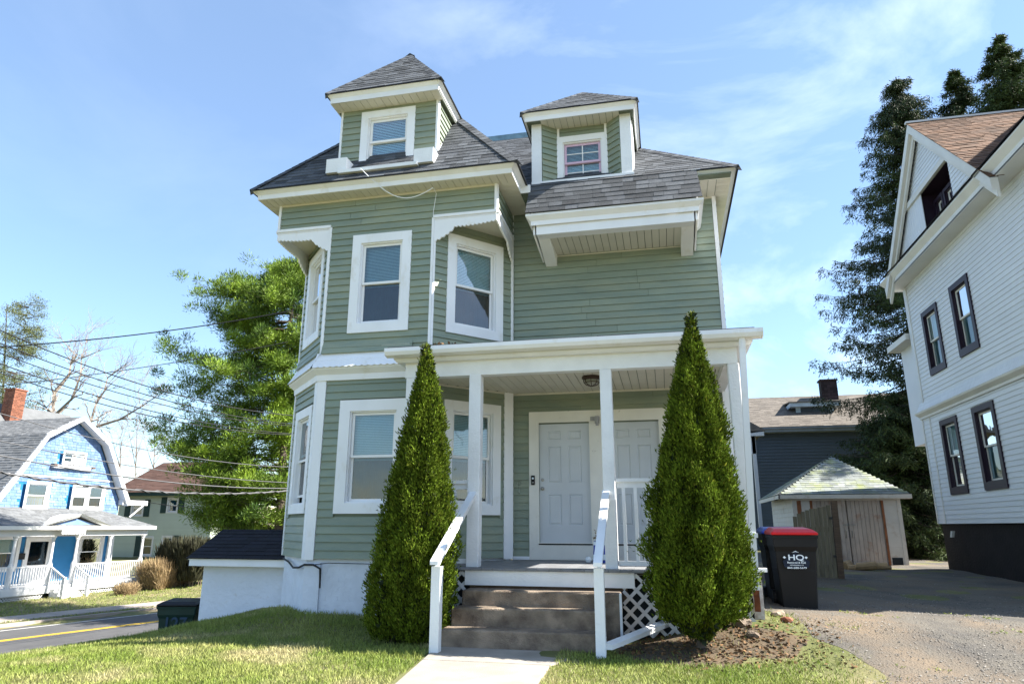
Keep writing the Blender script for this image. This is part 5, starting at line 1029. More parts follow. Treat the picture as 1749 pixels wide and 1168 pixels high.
# rear wing and chimney
m = MB(); zr = fb.at(40, 700)[1]; rw = [fb.P(-9, -5.5, .8), fb.P(ka+1.5, -5.5, .8), fb.P(ka+1.5, -9, 5.6), fb.P(-9, -9, 5.6)]
rr = onY(60, 702, 1)
def onfr(fr, px, py, d):
    f2 = Fr(fr.A[:2]+fr.n[:2]*d, u=fr.u[:2]); return f2.at(px, py)
t_ = onfr(fb, 60, 699, -8.); m.add([fb.P(-14, -3.2, 2.2), fb.P(t_[0]+2.0, -3.2, 2.2), fb.P(t_[0]+2.6, -8, t_[1]), fb.P(-14, -8, t_[1])], [(0, 1, 2, 3)]); m.add([fb.P(-14, -12.5, 2.0), fb.P(t_[0]+2, -12.5, 2.0), fb.P(t_[0]+2.6, -8, t_[1]), fb.P(-14, -8, t_[1])], [(0, 1, 2, 3)]); m.build('rear_roof', M['roofg'], bh)
m = MB(); fb.box(m, -14, ka, -12, -3.6, -3.6, 2.4); m.build('rear_wall', M['blued'], bh)
c = onfr(fb, 22, 704, -7.); c2 = onfr(fb, 22, 664, -7.); pC = fb.P(c[0], -7., 0); chimney(bh, pC[0]-.38, pC[1]-.45, pC[0]+.38, pC[1]+.35, c[1]-1.2, c2[1], M['brick'], M['mortar'], bl=.24, bh=.1)
# porch
zpe = fp0.at(130, 900)[1]; zpt = fb.at(100, 868)[1]; s1 = fp0.at(256, 902)[0]; s0 = -4.
m = MB(); P = lambda s, d, z: fp0.P(s, d, z)
pr = [P(s0, .35, zpe+.05), P(s1+.1, .35, zpe+.05), P(s1-1.6, -2.3, zpt), P(s0, -2.3, zpt)]; m.add(pr, [(0, 1, 2, 3)]); m.add([P(s1+.1, .35, zpe+.05), P(s1+.1, -5, zpe+.05), P(s1-1.6, -5, zpt), P(s1-1.6, -2.3, zpt)], [(0, 1, 2, 3)]); m.build('porch_roof', M['roofg'], bh)
BS.plane(pr, e=.16, tab=.35, th=.02); BS.finish()
m = MB(); fp0.box(m, s0, s1+.05, .3, .42, zpe-.12, zpe+.06); m.build('gutter', M['wtrim'], bh)
m = MB(); fp0.box(m, s0, s1-.25, -.1, .12, zpe-.42, zpe-.12); m.build('porch_beam', M['bwhite'], bh)
m = MB(); fp0.box(m, s0, s1-.25, -2.2, -.1, zpe-.2, zpe-.14); m.build('porch_ceiling', M['bwhite'], bh)
a, b, c = fp0.at(66, 899), fp0.at(178, 899), fp0.at(127, 880)
m = MB(); pz = c[1]+.05
for (u0, z0_), (u1, z1_) in (((a[0], zpe+.06), (c[0], pz)), ((c[0], pz), (b[0], zpe+.06))): m.hexa([P(u0, .36, z0_-.02), P(u1, .36, z1_-.14), P(u1, -.9, z1_-.14), P(u0, -.9, z0_-.02), P(u0, .48, z0_+.05), P(u1, .48, z1_+.02), P(u1, -.9, z1_+.02), P(u0, -.9, z0_+.05)])
m.build('pediment', M['bwhite'], bh); m = MB(); m.add([P(a[0]+.3, .2, zpe+.04), P(b[0]-.3, .2, zpe+.04), P(c[0], .2, pz-.2)], [(0, 1, 2)]); m.build('pediment_face', M['blue'], bh)
m = MB(); q0, q1 = fp0.at(94, 905)[0], fp0.at(135, 905)[0]; scallop(fp0, q0, q1, zpe+.02, zpe-.3, .43, .46, .16, .05).build('porch_valance', M['bwhite'], bh)
ps = [fp0.at(px, py)[0] for px, py in ((28, 914), (93, 914), (134, 914), (190, 914), (245, 914))]
for s in ps:
    c = P(s, 0, 0); m = MB(); m.lathe([(.0, zfl), (.13, zfl), (.13, zfl+1.0), (.10, zfl+1.02), (.10, zfl+1.06), (.075, zfl+1.1), (.06, zpe-.62), (.09, zpe-.58), (.09, zpe-.52), (.13, zpe-.46), (.13, zpe-.42), (0, zpe-.42)], (c[0], c[1], 0), 10); m.build('porch_post', M['bwhite'], bh)
m = MB(); fp0.box(m, s0, s1-.3, -2.3, .15, zfl-.08, zfl); m.build('porch_floor', M['bwhite'], bh); m = MB(); fp0.box(m, s0, s1-.3, .1, .16, zfl-.34, zfl-.08); m.build('porch_skirt_board', M['bwhite'], bh)
def brail(p, q, zt, zb, nm='railing', z2=0):
    p, q = np.array(p), np.array(q); L0 = np.linalg.norm(q-p); m = MB(); up = np.array([0, 0, 1.])
    for z, w in ((zt, .045), (zb, .035)):
        v = np.array([BN[0], BN[1], 0])*w; m.hexa([p-v+up*(z-.03), q-v+up*(z-.03+z2), q+v+up*(z-.03+z2), p+v+up*(z-.03), p-v+up*(z+.03), q-v+up*(z+.03+z2), q+v+up*(z+.03+z2), p+v+up*(z+.03)])
    r = m.build(nm, M['bwhite'], bh); m = MB(); n = int(L0/.13)
    for i in range(1, n):
        c = p+(q-p)*i/n; dz = z2*i/n; m.box((c[0]-.02, c[1]-.02, zb+dz), (c[0]+.02, c[1]+.02, zt+dz))
    m.build('balusters', M['bwhite'], r, kind='stuff')
g_ = lambda s, d=0: fp0.P(s, d, 0)
for a, b in ((s0, ps[0]), (ps[0], ps[1]), (ps[2], ps[3]), (ps[3], ps[4])): brail(g_(a), g_(b), zfl+.92, zfl+.12)
for s in (ps[1], ps[2]):
    a, b = g_(s), g_(s, 1.1); p_, q_ = np.array(a), np.array(b); r_ = MB(); v = np.array([BD[0], BD[1], 0])*.04
    r_.hexa([p_-v+[0, 0, zfl+.90], q_-v+[0, 0, zfl+.32], q_+v+[0, 0, zfl+.32], p_+v+[0, 0, zfl+.90], p_-v+[0, 0, zfl+.97], q_-v+[0, 0, zfl+.39], q_+v+[0, 0, zfl+.39], p_+v+[0, 0, zfl+.97]]); r_.box((q_[0]-.06, q_[1]-.06, -3.6), (q_[0]+.06, q_[1]+.06, zfl+.42)); r = r_.build('stair_railing', M['bwhite'], bh)
    m = MB()
    for i in range(1, 8): c = p_+(q_-p_)*i/8; dz = -.58*i/8; m.box((c[0]-.018, c[1]-.018, zfl+.1+dz), (c[0]+.018, c[1]+.018, zfl+.92+dz))
    m.build('balusters', M['bwhite'], r, kind='stuff')
for i in range(4): m = MB(); fp0.box(m, ps[1]+.12, ps[2]-.12, .15+.28*i, .15+.28*(i+1), -3.6, zfl-.16*(i+1)); m.build('porch_step', M['bwhite'], bh)
lm = MB()
for a, b in ((s0, ps[1]-.1), (ps[2]+.1, s1-.3)):
    s = a
    while s < b-.3:
        for (u0, u1) in ((s, s+.3), (s+.3, s)): lm.add([P(u0, .09, zfl-.64), P(u0+.05, .09, zfl-.64), P(u1+.05, .09, zfl-.34), P(u1, .09, zfl-.34)], [(0, 1, 2, 3)])
        s += .15
lm.build('lattice', M['bwhite'], bh, kind='stuff')
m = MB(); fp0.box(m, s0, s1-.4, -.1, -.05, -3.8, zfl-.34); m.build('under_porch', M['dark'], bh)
a, b = fb.at(45, 916), fb.at(80, 985); dsp = (a[0], b[0]); m = MB(); ring(m, fb, a[0], b[0], zfl, a[1], .14, 0, .06, wb=.02); m.build('door_casing', M['bwhite'], bh)
m = MB(); ring(m, fb, a[0]+.14, b[0]-.14, zfl+.02, a[1]-.14, .12, .0, .045, wb=.85); d_ = m.build('door', M['bwhite'], bh); m = MB(); fb.box(m, a[0]+.26, b[0]-.26, .005, .02, zfl+.87, a[1]-.26); m.build('pane', M['glassd'], d_)
a, b = fb.at(132, 913), fb.at(166, 975); window(bh, fbw, a[0], b[0], max(b[1], zfl+.5), a[1], cw=.16, casing=M['bwhite'], blind='half', drape='curtain', slat=.05)
a, b = fb.at(-20, 913), fb.at(22, 975); window(bh, fbw, a[0], b[0], max(b[1], zfl+.5), a[1], cw=.16, casing=M['bwhite'], blind='half', drape='curtain', slat=.05)
m = MB(); q = fb.at(33, 948); fb.box(m, q[0]-.15, q[0]+.2, 0, .15, q[1]-.2, q[1]+.1); m.build('mailbox', M['black'], bh)
m = MB(); q = fb.at(178, 940); fb.box(m, rl-.75, rl-.35, 0, .05, zfl, zpe-.1); m.build('corner_board', M['bwhite'], bh)

# ------------------------------------------------------------------ celadon house behind the pine
ch = thing('celadon_house', 'pale green clapboard house with dark shutters and a brown roof behind the pine', 'house', (-28, 46, -2))
CY = 44.; fc = Fr((0, CY), u=(1, 0)); q0 = onY(206, 848, CY)[0]; q1 = onY(366, 850, CY)[0]; cz = onY(290, 845, CY)[2]; hl = []
def cwin(px0, py0, px1, py1, sl=1, sr=1):
    a, b = onY(px0, py0, CY), onY(px1, py1, CY); window(ch, fc, a[0], b[0], b[2], a[2], cw=.13, casing=M['bwhite'], blind=None, drape='curtain', jamb=.05, cb=.1); hl.append((a[0]-.5*sl, b[0]+.5*sr, b[2], a[2])); 
    for k, on in ((a[0]-.48, sl), (b[0]+.04, sr)):
        if on:
            m = MB(); fc.box(m, k, k+.44, 0, .05, b[2], a[2])
            z = b[2]+.08
            while z < a[2]-.08: fc.box(m, k+.05, k+.39, .05, .06, z, z+.05); z += .1
            m.build('shutter', M['shutter'], ch)
cwin(287, 849, 303, 876); cwin(226, 853, 244, 882, 1, 1); cwin(277, 914, 292, 950, 0, 1); cwin(243, 915, 259, 950, 1, 0)
m = MB(); wallpanel(m, fc, q0, q1, -3, cz, [(h[0]+.63, h[1]-.63, h[2]+.1, h[3]-.13) for h in hl[:2]]+[(hl[2][0]+.13, hl[2][1]-.63, hl[2][2]+.1, hl[2][3]-.13), (hl[3][0]+.63, hl[3][1]-.13, hl[3][2]+.1, hl[3][3]-.13)]); m.box((q0, CY+.1, -3), (q0+.1, 52, cz)); m.box((q1-.1, CY+.1, -3), (q1, 52, cz)); m.box((q0, 51.9, -3), (q1, 52, cz)); m.build('wall', M['gh'], ch)
CS = Siding('clapboard', M['gh'], ch, lip=.022, cap=100); CS.run(fc, q0, q1, -2.2, cz-.1, .14, hl); CS.finish()
m = MB(); m.box((q0-.5, CY-.5, cz-.05), (q1+.5, CY-.42, cz+.18)); m.box((q0-.5, CY-.42, cz-.05), (q1+.5, CY, cz)); m.build('eave_fascia', M['shutter'], ch)
ap = onY(276, 790, CY+3.6); m = MB(); r0 = [(q0-.6, CY-.55, cz+.18), (q1+.6, CY-.55, cz+.18), (q1-2.6, CY+3.8, ap[2]), (ap[0], CY+3.8, ap[2]), (q1+.6, 52.5, cz+.18), (q0-.6, 52.5, cz+.18)]; m.add(r0, [(0, 1, 2, 3), (1, 4, 2), (4, 5, 3, 2), (5, 0, 3)]); m.build('roof', M['ghroof'], ch)
CR = Shingles(M['ghroof'], ch, cap=0); CR.plane(r0[:4], e=.22, tab=.7, th=.02); CR.finish()
m = MB(); p = onY(362, 850, 46); m.box((p[0], 46, -3), (p[0]+3.2, 52, p[2]-.6)); m.build('side_wing', mat('tan_render', (.5, .45, .33), .8), ch)

# ------------------------------------------------------------------ overhead lines, all along the road
pw0 = np.array([-15.5, 14.0])
fl_ = Fr(pw0, u=RDv)
def span(pts, r, m, label, sag=0., twist=False, ext=(-14, 0)):
    (x0, y0), (x1, y1) = pts; a, b = fl_.at(x0, y0), fl_.at(x1, y1); s0_, s1_ = a[0]+ext[0], b[0]+ext[1]; k = (b[1]-a[1])/(b[0]-a[0]); q = []
    for i in range(31):
        t = i/30; s = s0_+(s1_-s0_)*t; q.append(fl_.P(s, 0, a[1]+k*(s-a[0])-sag*4*(s-a[0])*(b[0]-s)/((b[0]-a[0])**2)))
    mb = MB(); mb.tube(q, r, 5)
    if twist:
        q2 = []
        for i in range(0, 241):
            t = i/240*30; j = min(int(t), 29); p = q[j]+(q[j+1]-q[j])*(t-j); q2.append(p+np.array([0, .0, 0])+r*1.5*np.array([math.cos(i*1.3)*RN[0], math.cos(i*1.3)*RN[1], math.sin(i*1.3)]))
        mb.tube(q2, r*.6, 4)
    tag(mb.build('power_line', m), label, 'wire', 'overhead lines along the road')
span(((0, 564), (320, 679)), .016, M['cable'], 'topmost of the five steep black wires at the left edge', .12, ext=(-14, 9))
span(((0, 586), (320, 693)), .014, M['cable'], 'second from the top of the five steep wires at the left edge', .1, ext=(-14, 9))
span(((0, 603), (320, 701)), .013, M['cable'], 'middle wire of the five steep wires at the left edge', .1, ext=(-14, 9))
span(((0, 621), (320, 716)), .014, M['cable'], 'fourth of the five steep wires at the left edge', .1, ext=(-14, 9))
span(((0, 637), (320, 723)), .014, M['cable'], 'lowest of the five steep wires at the left edge', .1, ext=(-14, 9))
span(((0, 706), (400, 791)), .012, M['cablegrey'], 'thin grey wire crossing the gambrel roof from its ridge', .15, ext=(-14, 9))
span(((0, 753), (400, 818)), .013, M['cablegrey'], 'pale wire crossing above the small attic window of the blue gable', .1, ext=(-14, 9))
span(((0, 778), (400, 832)), .018, M['cablegrey'], 'thicker wire passing just below the attic window of the blue gable', .12, ext=(-14, 9))
span(((0, 807), (400, 843)), .024, M['cablegrey'], 'thick twisted cable crossing the blue gable above its lower windows', .15, True, ext=(-14, 9))
def drop(p, q, Yp, Yq, r, label, sag):
    a, b = onY(*p, Yp), onY(*q, Yq); d = b-a; a2 = a-d*.5; mb = MB(); mb.tube([a2+(b-a2)*t-np.array([0, 0, sag*4*t*(1-t)]) for t in np.linspace(0, 1, 25)], r, 5); tag(mb.build('service_line', M['cable']), label, 'wire')
drop((0, 575), (497, 531), 13, 17, .016, 'thick black service cable sagging across the sky to the green house', .30); drop((0, 647), (492, 584), 14, 19, .011, 'thin black service wire just under the thick service cable', .22)
drop((230, 846), (400, 872), 40, 43, .02, 'short wire hanging across the front of the celadon house', .3)

# ------------------------------------------------------------------ arborvitaes
def arbor(label, base, stems, n, seed, ystr=1.):
    R = np.random.RandomState(seed); t = thing('arborvitae', label, 'tree', base, 'arborvitaes by the front steps'); zb = base[2]
    tr = MB(); allC, allD, allr = [], [], []
    for (bx, by, tx, ty, top, prof, share) in stems:
        H_ = top-zb; tr.tube([(bx, by, zb-.1), (bx+(tx-bx)*.3, by+(ty-by)*.3, zb+H_*.3), (bx+(tx-bx)*.8, by+(ty-by)*.8, zb+H_*.8)], [.05, .035, .01], 8)
        for k in range(3): q = R.rand()*6.3; tr.tube([(bx, by, zb+.05), (bx+.12*math.cos(q), by+.12*math.sin(q), zb+.5), (bx+.2*math.cos(q), by+.2*math.sin(q), zb+1.2)], [.03, .025, .01], 6)
        N = int(n*share); tt = np.array([p[0] for p in prof]); rr = np.array([p[1] for p in prof]); u = np.linspace(0, 1, 400); w = np.interp(u, tt, rr)+.02; cw = np.cumsum(w); cw /= cw[-1]
        h = np.interp(R.rand(N), cw, u); ph = R.rand(N)*2*np.pi
        lump = .12*np.sin(ph*5+h*15+seed)*np.sin(h*27+2*ph)+.13*np.sin(ph*7+2.2*np.sin(h*9+seed))+.07*np.sin(ph*13-h*31)+.07*np.sin(ph*3+h*43)*(h>.1)
        rad = np.interp(h, tt, rr)*(1+lump)*(1-.34*R.rand(N)**1.6); cx = bx+(tx-bx)*h; cy = by+(ty-by)*h
        # vertical fans: sprays cluster on plates
        C = np.stack([cx+rad*np.cos(ph), cy+rad*np.sin(ph)*ystr, zb+H_*h], 1); C += R.normal(size=C.shape)*.014; far_ = R.rand(N) > .985; C[far_, :2] += (C[far_, :2]-np.stack([cx, cy], 1)[far_])*.16
        out = np.stack([np.cos(ph), np.sin(ph), np.zeros(N)], 1); D = out*(.55+.35*R.rand(N))[:, None]+np.array([0, 0, 1.15])+R.normal(size=C.shape)*.34
        allC.append(C); allD.append(D); allr.append(h)
    tr.build('trunk', M['bark'], t)
    C = np.concatenate(allC); D = np.concatenate(allD); h = np.concatenate(allr); tip = (R.rand(len(C)) < .05+.35*(h > .93)+.15*(h > .985))
    sz = .034+.038*R.rand(len(C)); S = np.stack([C, D], 0)
    leaves('foliage', C[~tip], D[~tip], sz[~tip], (.0055+.005*R.rand(len(C)))[~tip], M['leafL'], t, R=R, kind='stuff'); leaves('pale_sprays', C[tip], D[tip], sz[tip]*1.0, .007, M['leafT'], t, R=R, kind='stuff')  # second set is paler and yellower, more frequent near the top
    # side twigs of every spray make it feathery
    k = R.rand(len(C)) < .9; C2 = C[k]+unit(D[k])*(sz[k]*.4)[:, None]; D2 = unit(D[k])+R.normal(size=C2.shape)*.75; leaves('side_sprays', C2, D2, sz[k]*.6, .0065, M['leafL'], t, R=R, kind='stuff')
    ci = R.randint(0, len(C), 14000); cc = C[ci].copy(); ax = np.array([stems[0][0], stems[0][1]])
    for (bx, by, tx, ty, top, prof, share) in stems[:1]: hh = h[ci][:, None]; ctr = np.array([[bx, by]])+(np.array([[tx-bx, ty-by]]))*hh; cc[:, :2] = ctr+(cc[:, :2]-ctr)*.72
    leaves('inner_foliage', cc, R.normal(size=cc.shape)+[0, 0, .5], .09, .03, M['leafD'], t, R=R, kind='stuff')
zl_ = -1.38; pr1 = [(0, .22), (.04, .33), (.12, .39), (.28, .40), (.42, .36), (.58, .30), (.72, .24), (.85, .14), (.93, .07), (1, .01)]
arbor('arborvitae left of the steps, shorter, with a second darker stem on its left', (-3.2, 8.75, zl_), [(-3.10, 8.72, -3.16, 8.75, 2.42, pr1, .66), (-3.50, 8.80, -3.34, 8.85, 1.66, [(0, .22), (.06, .34), (.2, .36), (.45, .29), (.7, .18), (.88, .08), (1, .01)], .34)], 70000, 3)
pr2 = [(0, .10), (.03, .18), (.06, .42), (.12, .52), (.24, .54), (.38, .47), (.55, .36), (.72, .25), (.84, .15), (.92, .07), (.955, .02), (1, .005)]
arbor('arborvitae right of the steps, the taller and wider one of the pair', (.27, 8.60, -1.22), [(.30, 8.60, .44, 8.62, 2.62, pr2, 1.)], 78000, 8)

# ------------------------------------------------------------------ trees
def tubes_mesh(name, segs, m, par, n=5, **k):
    mb = MB()
    for p, q, r0, r1 in segs: mb.tube([p, q], [r0, r1], n, cap=False)
    return mb.build(name, m, par, **k)
def pine(label, base, top, levels, seed, nb=26000, group=None):
    """levels: (z, reach in direction -x, reach elsewhere)"""
    R = np.random.RandomState(seed); t = thing('pine_tree', label, 'tree', base, group); b = np.array(base); tp = np.array(top); Hh = tp[2]-b[2]
    ax = lambda z: b+(tp-b)*((z-b[2])/Hh)
    mb = MB(); mb.tube([ax(b[2]+Hh*q)+np.array([.12*math.sin(q*7), 0, 0]) for q in np.linspace(0, .97, 12)], list(np.linspace(.27, .04, 12)), 10); mb.build('trunk', M['bark'], t)
    segs, puffs = [], []
    for (z, rl, ro) in levels:
        for k in range(9):
            a = R.rand()*2*np.pi if k > 2 else math.pi+R.uniform(-.5, .5)
            c = -math.cos(a); reach = (ro+(rl-ro)*max(0, c)**1.5)*R.uniform(.75, 1.05); p = ax(z+R.uniform(-.35, .35)); d = np.array([math.cos(a), math.sin(a), 0]); prev = p; lift = R.uniform(.05, .3); r = .05
            for i in range(1, 8):
                f = i/7; q = p+d*reach*f+np.array([0, 0, reach*lift*f*f-.05*reach*f])+R.normal(size=3)*.06*reach*.3; segs.append((prev, q, r, r*.75)); prev = q; r *= .75
                if f > .38:
                    for _ in range(3): puffs.append((q+R.normal(size=3)*np.array([.5, .5, .18])*(.5+.2*reach/4), R.uniform(.20, .38)))
    tubes_mesh('branches', segs, M['bark'], t, 5, kind='stuff')
    P = np.array([p for p, _ in puffs]); r = np.array([s for _, s in puffs]); idx = R.randint(0, len(P), nb); off = R.normal(size=(nb, 3))*np.array([.42, .42, .36])*r[idx][:, None]
    C = P[idx]+off; D = unit(off*np.array([1, 1, 1.3]))+np.array([0, 0, .8])+R.normal(size=(nb, 3))*.3; leaves('crown', C, D, .13+.10*R.rand(nb), .011+.008*R.rand(nb), M['pine'], t, R=R, kind='stuff')
PY = 27.; pb = onY(478, 880, PY); pt = onY(505, 452, PY); pz = lambda y, x=480: onY(x, y, PY)[2]; ext = lambda px, y: (onY(484, y, PY)[0]-onY(px, y, PY)[0])
lv = [(pz(y), ext(x, y), o) for y, x, o in ((468, 455, .8), (488, 405, 1.3), (508, 375, 1.8), (528, 332, 2.0), (548, 345, 2.2), (570, 370, 2.3), (592, 385, 2.2), (612, 395, 2.2), (640, 295, 2.0), (660, 282, 1.8), (682, 292, 1.4), (700, 400, 1.4), (742, 318, 1.6), (762, 296, 1.9), (786, 292, 1.9), (808, 325, 2.2), (830, 340, 2.0), (856, 350, 2.2), (880, 362, 2.2), (900, 375, 2.4))]
pine('large bright green pine between the celadon house and the green house', (pb[0], PY, -3.3), (pt[0], PY, pt[2]), lv, 5, 250000)
def spruce(label, base, top, prof, seed, nb=40000, droop=.35, m='spruce', name='spruce_tree', levels=None, open_=1.):
    R = np.random.RandomState(seed); t = thing(name, label, 'tree', base, 'tall conifers round the white house'); b = np.array(base); tp = np.array(top); Hh = tp[2]-b[2]
    mb = MB(); mb.tube([b+(tp-b)*q for q in np.linspace(0, 1, 10)], list(np.linspace(.32, .02, 10)), 8); mb.build('trunk', M['bark'], t)
    segs, C, D, Wt = [], [], [], []; z = prof[0][0]*Hh; tt = [p[0] for p in prof]; rr = [p[1] for p in prof]
    while z < Hh*.995:
        f = z/Hh; R0 = np.interp(f, tt, rr); nbr = 9 if R0 > 1 else 6
        for k in range(nbr):
            a = R.rand()*2*np.pi; L0 = R0*R.uniform(.62, 1.12); d = np.array([math.cos(a), math.sin(a), 0]); p = b+(tp-b)*f+np.array([0, 0, R.uniform(-.2, .2)]); prev = p; S = 7
            for i in range(1, S+1):
                g = i/S; q = p+d*L0*g+np.array([0, 0, L0*(-droop*g+.42*droop*g*g*g*1.6)]); segs.append((prev, q, .035*(1-g)+.008, .035*(1-g)+.006)); 
                n_ = int(4+L0*2.0)
                for j in range(n_):
                    c = prev+(q-prev)*R.rand(); side = np.cross(d, [0, 0, 1])*R.choice([-1, 1]); hang = R.uniform(.15, .55)*min(1, L0)*(.6+.6*droop); dirn = side*R.uniform(.1, .9)+d*.35-np.array([0, 0, .9*droop*2.2]); dirn = dirn/np.linalg.norm(dirn)
                    for e in np.linspace(.1, 1, 5): C.append(c+dirn*hang*e); D.append(dirn+R.normal(size=3)*.45)
                prev = q
        z += max(.16, Hh*.0155)*open_
    tubes_mesh('branches', segs, M['bark'], t, 4, kind='stuff'); C = np.array(C); D = np.array(D); n = len(C); k = max(1, nb//n+1); C = np.repeat(C, k, 0)+R.normal(size=(n*k, 3))*.05; D = np.repeat(D, k, 0)+R.normal(size=(n*k, 3))*.35
    leaves('crown', C, D, .11+.09*R.rand(n*k), .011+.009*R.rand(n*k), M[m], t, R=R, kind='stuff')
SPY = 29.5; tp = onY(1530, 132, SPY); bs = onY(1640, 900, SPY)
spruce('tallest dark spruce with drooping boughs left of the white house', (tp[0]+.1, SPY, -1.1), (tp[0], SPY, tp[2]), [(.27, 4.3), (.34, 4.6), (.45, 4.4), (.58, 4.1), (.72, 2.8), (.86, 1.8), (.95, 1.0), (1, .1)], 11, 230000, .42)
T2 = 26.; a = onY(1701, 58, T2); spruce('spruce whose pointed top rises highest above the white house ridge', (a[0], T2, -1.1), (a[0], T2, a[2]), [(.55, 2.8), (.75, 1.8), (.9, .9), (.96, .4), (1, .05)], 13, 80000, .2, open_=.9)
a = onY(1628, 122, T2+2); spruce('smaller spruce top between the tallest spruce and the gable ridge', (a[0], T2+2, -1.1), (a[0], T2+2, a[2]), [(.6, 2.0), (.8, 1.3), (.93, .7), (1, .05)], 17, 60000, .2)
a = onY(1560, 800, 27.6); b_ = onY(1500, 690, 27.6)
spruce('low dark spruce skirt behind the right side of the shed', (a[0]-.5, 27.8, -1.1), (a[0]-.2, 27.8, b_[2]+.3), [(.05, 3.0), (.4, 2.7), (.7, 2.2), (.9, 1.2), (1, .3)], 19, 90000, .35)
def bare(label, base, segs_px, Y, seed, name='bare_tree', twig=5, m='barkpale', rad=.22, group=None, tw=.9, dens=1.):
    """limbs follow polylines given by photo points on one depth, twigs are grown from them"""
    R = np.random.RandomState(seed); t = thing(name, label, 'tree', base, group); segs = []; tips = []
    for pl, r0, r1 in [(a_, b_*.68, c_*.68) for a_, b_, c_ in segs_px]:
        pts = [onY(x, y, Y+dy) for x, y, dy in pl]; n = len(pts)
        for i in range(n-1): ra, rb_ = r0+(r1-r0)*i/(n-1), r0+(r1-r0)*(i+1)/(n-1); segs.append((pts[i], pts[i+1], ra, rb_))
        for i in range(1, n): tips.append((pts[i], unit(pts[i]-pts[i-1]), r0+(r1-r0)*i/(n-1), 3 if i == n-1 else 1))
    def grow(p, d, r, L0, lvl):
        if lvl == 0 or r < .004: return
        for _ in range(2 if R.rand() < .6 else 3):
            q = unit(d+R.normal(size=3)*.55+np.array([0, 0, .12])); e = p+q*L0*R.uniform(.6, 1.2); mid = (p+e)/2+R.normal(size=3)*.05*L0; segs.append((p, mid, r, r*.85)); segs.append((mid, e, r*.85, r*.65)); grow(e, q, r*.62, L0*.72, lvl-1)
    for p, d, r, k in tips:
        for _ in range(k): grow(p, d, max(.012, r*.5), tw*R.uniform(.7, 1.3), twig)
    tubes_mesh('branches', segs, M[m], t, 4)
BT = 46.; q = onY(100, 760, BT)
bare('big leafless tree with crooked pale limbs behind the blue house', (q[0], BT, -3.4), [
    ([(100, 900, 0), (100, 760, 0), (90, 712, 0)], .5, .30), ([(90, 712, 0), (92, 672, 0), (118, 640, .5), (121, 622, .5)], .28, .12), ([(90, 712, 0), (122, 682, -.5), (138, 640, -.5), (139, 612, -.5), (168, 600, -1)], .22, .05), ([(121, 622, .5), (131, 608, 0), (104, 578, 0)], .12, .03), ([(139, 612, 0), (146, 590, 0), (150, 570, 0)], .09, .03),
    ([(110, 760, 0), (155, 720, 0), (164, 690, 0), (178, 668, 0), (184, 645, 0), (205, 630, -1)], .24, .06), ([(178, 668, 0), (192, 663, 0)], .06, .02), ([(110, 770, 0), (166, 728, -.5), (205, 716, -1), (240, 695, -1), (262, 680, -1)], .22, .05), ([(240, 695, -1), (236, 670, -1), (250, 640, -1)], .06, .02)], BT, 3, twig=4, tw=1.1)
for i, (px, top, Yd, lb) in enumerate(((205, 690, 62, 'hazy leafless tree right of the blue gable, leftmost of the far row'), (232, 665, 66, 'middle one of the far leafless trees right of the blue gable'), (262, 700, 60, 'far leafless tree just left of the big pine'))):
    q = onY(px, 860, Yd); bare(lb, (q[0], Yd, -2), [([(px, 900, 0), (px, 800, 0), (px+2, top+70, 0)], .16, .07), ([(px, 800, 0), (px-16, top+50, 0)], .07, .03), ([(px+1, 780, 0), (px+18, top+60, 1)], .07, .03)], Yd, 20+i, twig=5, m='twig', tw=1.7, group='far leafless trees')
q = onY(15, 700, 48); CT = np.random.RandomState(44)
t = thing('thin_conifer', 'thin yellow green conifer with open branches at the left edge', 'tree', (q[0], 48, -3.3)); segs = []; C = []; tpx = onY(12, 520, 48)
mb = MB(); mb.tube([(q[0], 48, -3.3), (q[0], 48, 6), (tpx[0], 48, tpx[2])], [.2, .12, .03], 8); mb.build('trunk', M['bark'], t)
for i in range(120):
    f = CT.rand(); p = np.array([q[0], 48, 4+(tpx[2]-4)*f]); a = CT.rand()*6.28; L0 = (1.1+2.6*(1-f)**.7)*CT.uniform(.6, 1.1); e = p+np.array([math.cos(a)*L0, math.sin(a)*L0, L0*CT.uniform(-.1, .35)]); segs.append((p, e, .05, .01))
    for k in range(6): C.append(p+(e-p)*CT.uniform(.45, 1.05)+CT.normal(size=3)*.25)
tubes_mesh('branches', segs, M['bark'], t, 4, kind='stuff'); C = np.array(C); C = np.repeat(C, 42, 0)+CT.normal(size=(len(C)*42, 3))*[.26, .26, .15]; leaves('crown', C, CT.normal(size=C.shape)+[0, 0, .6], .20, .022, M['cedar'], t, R=CT, kind='stuff')
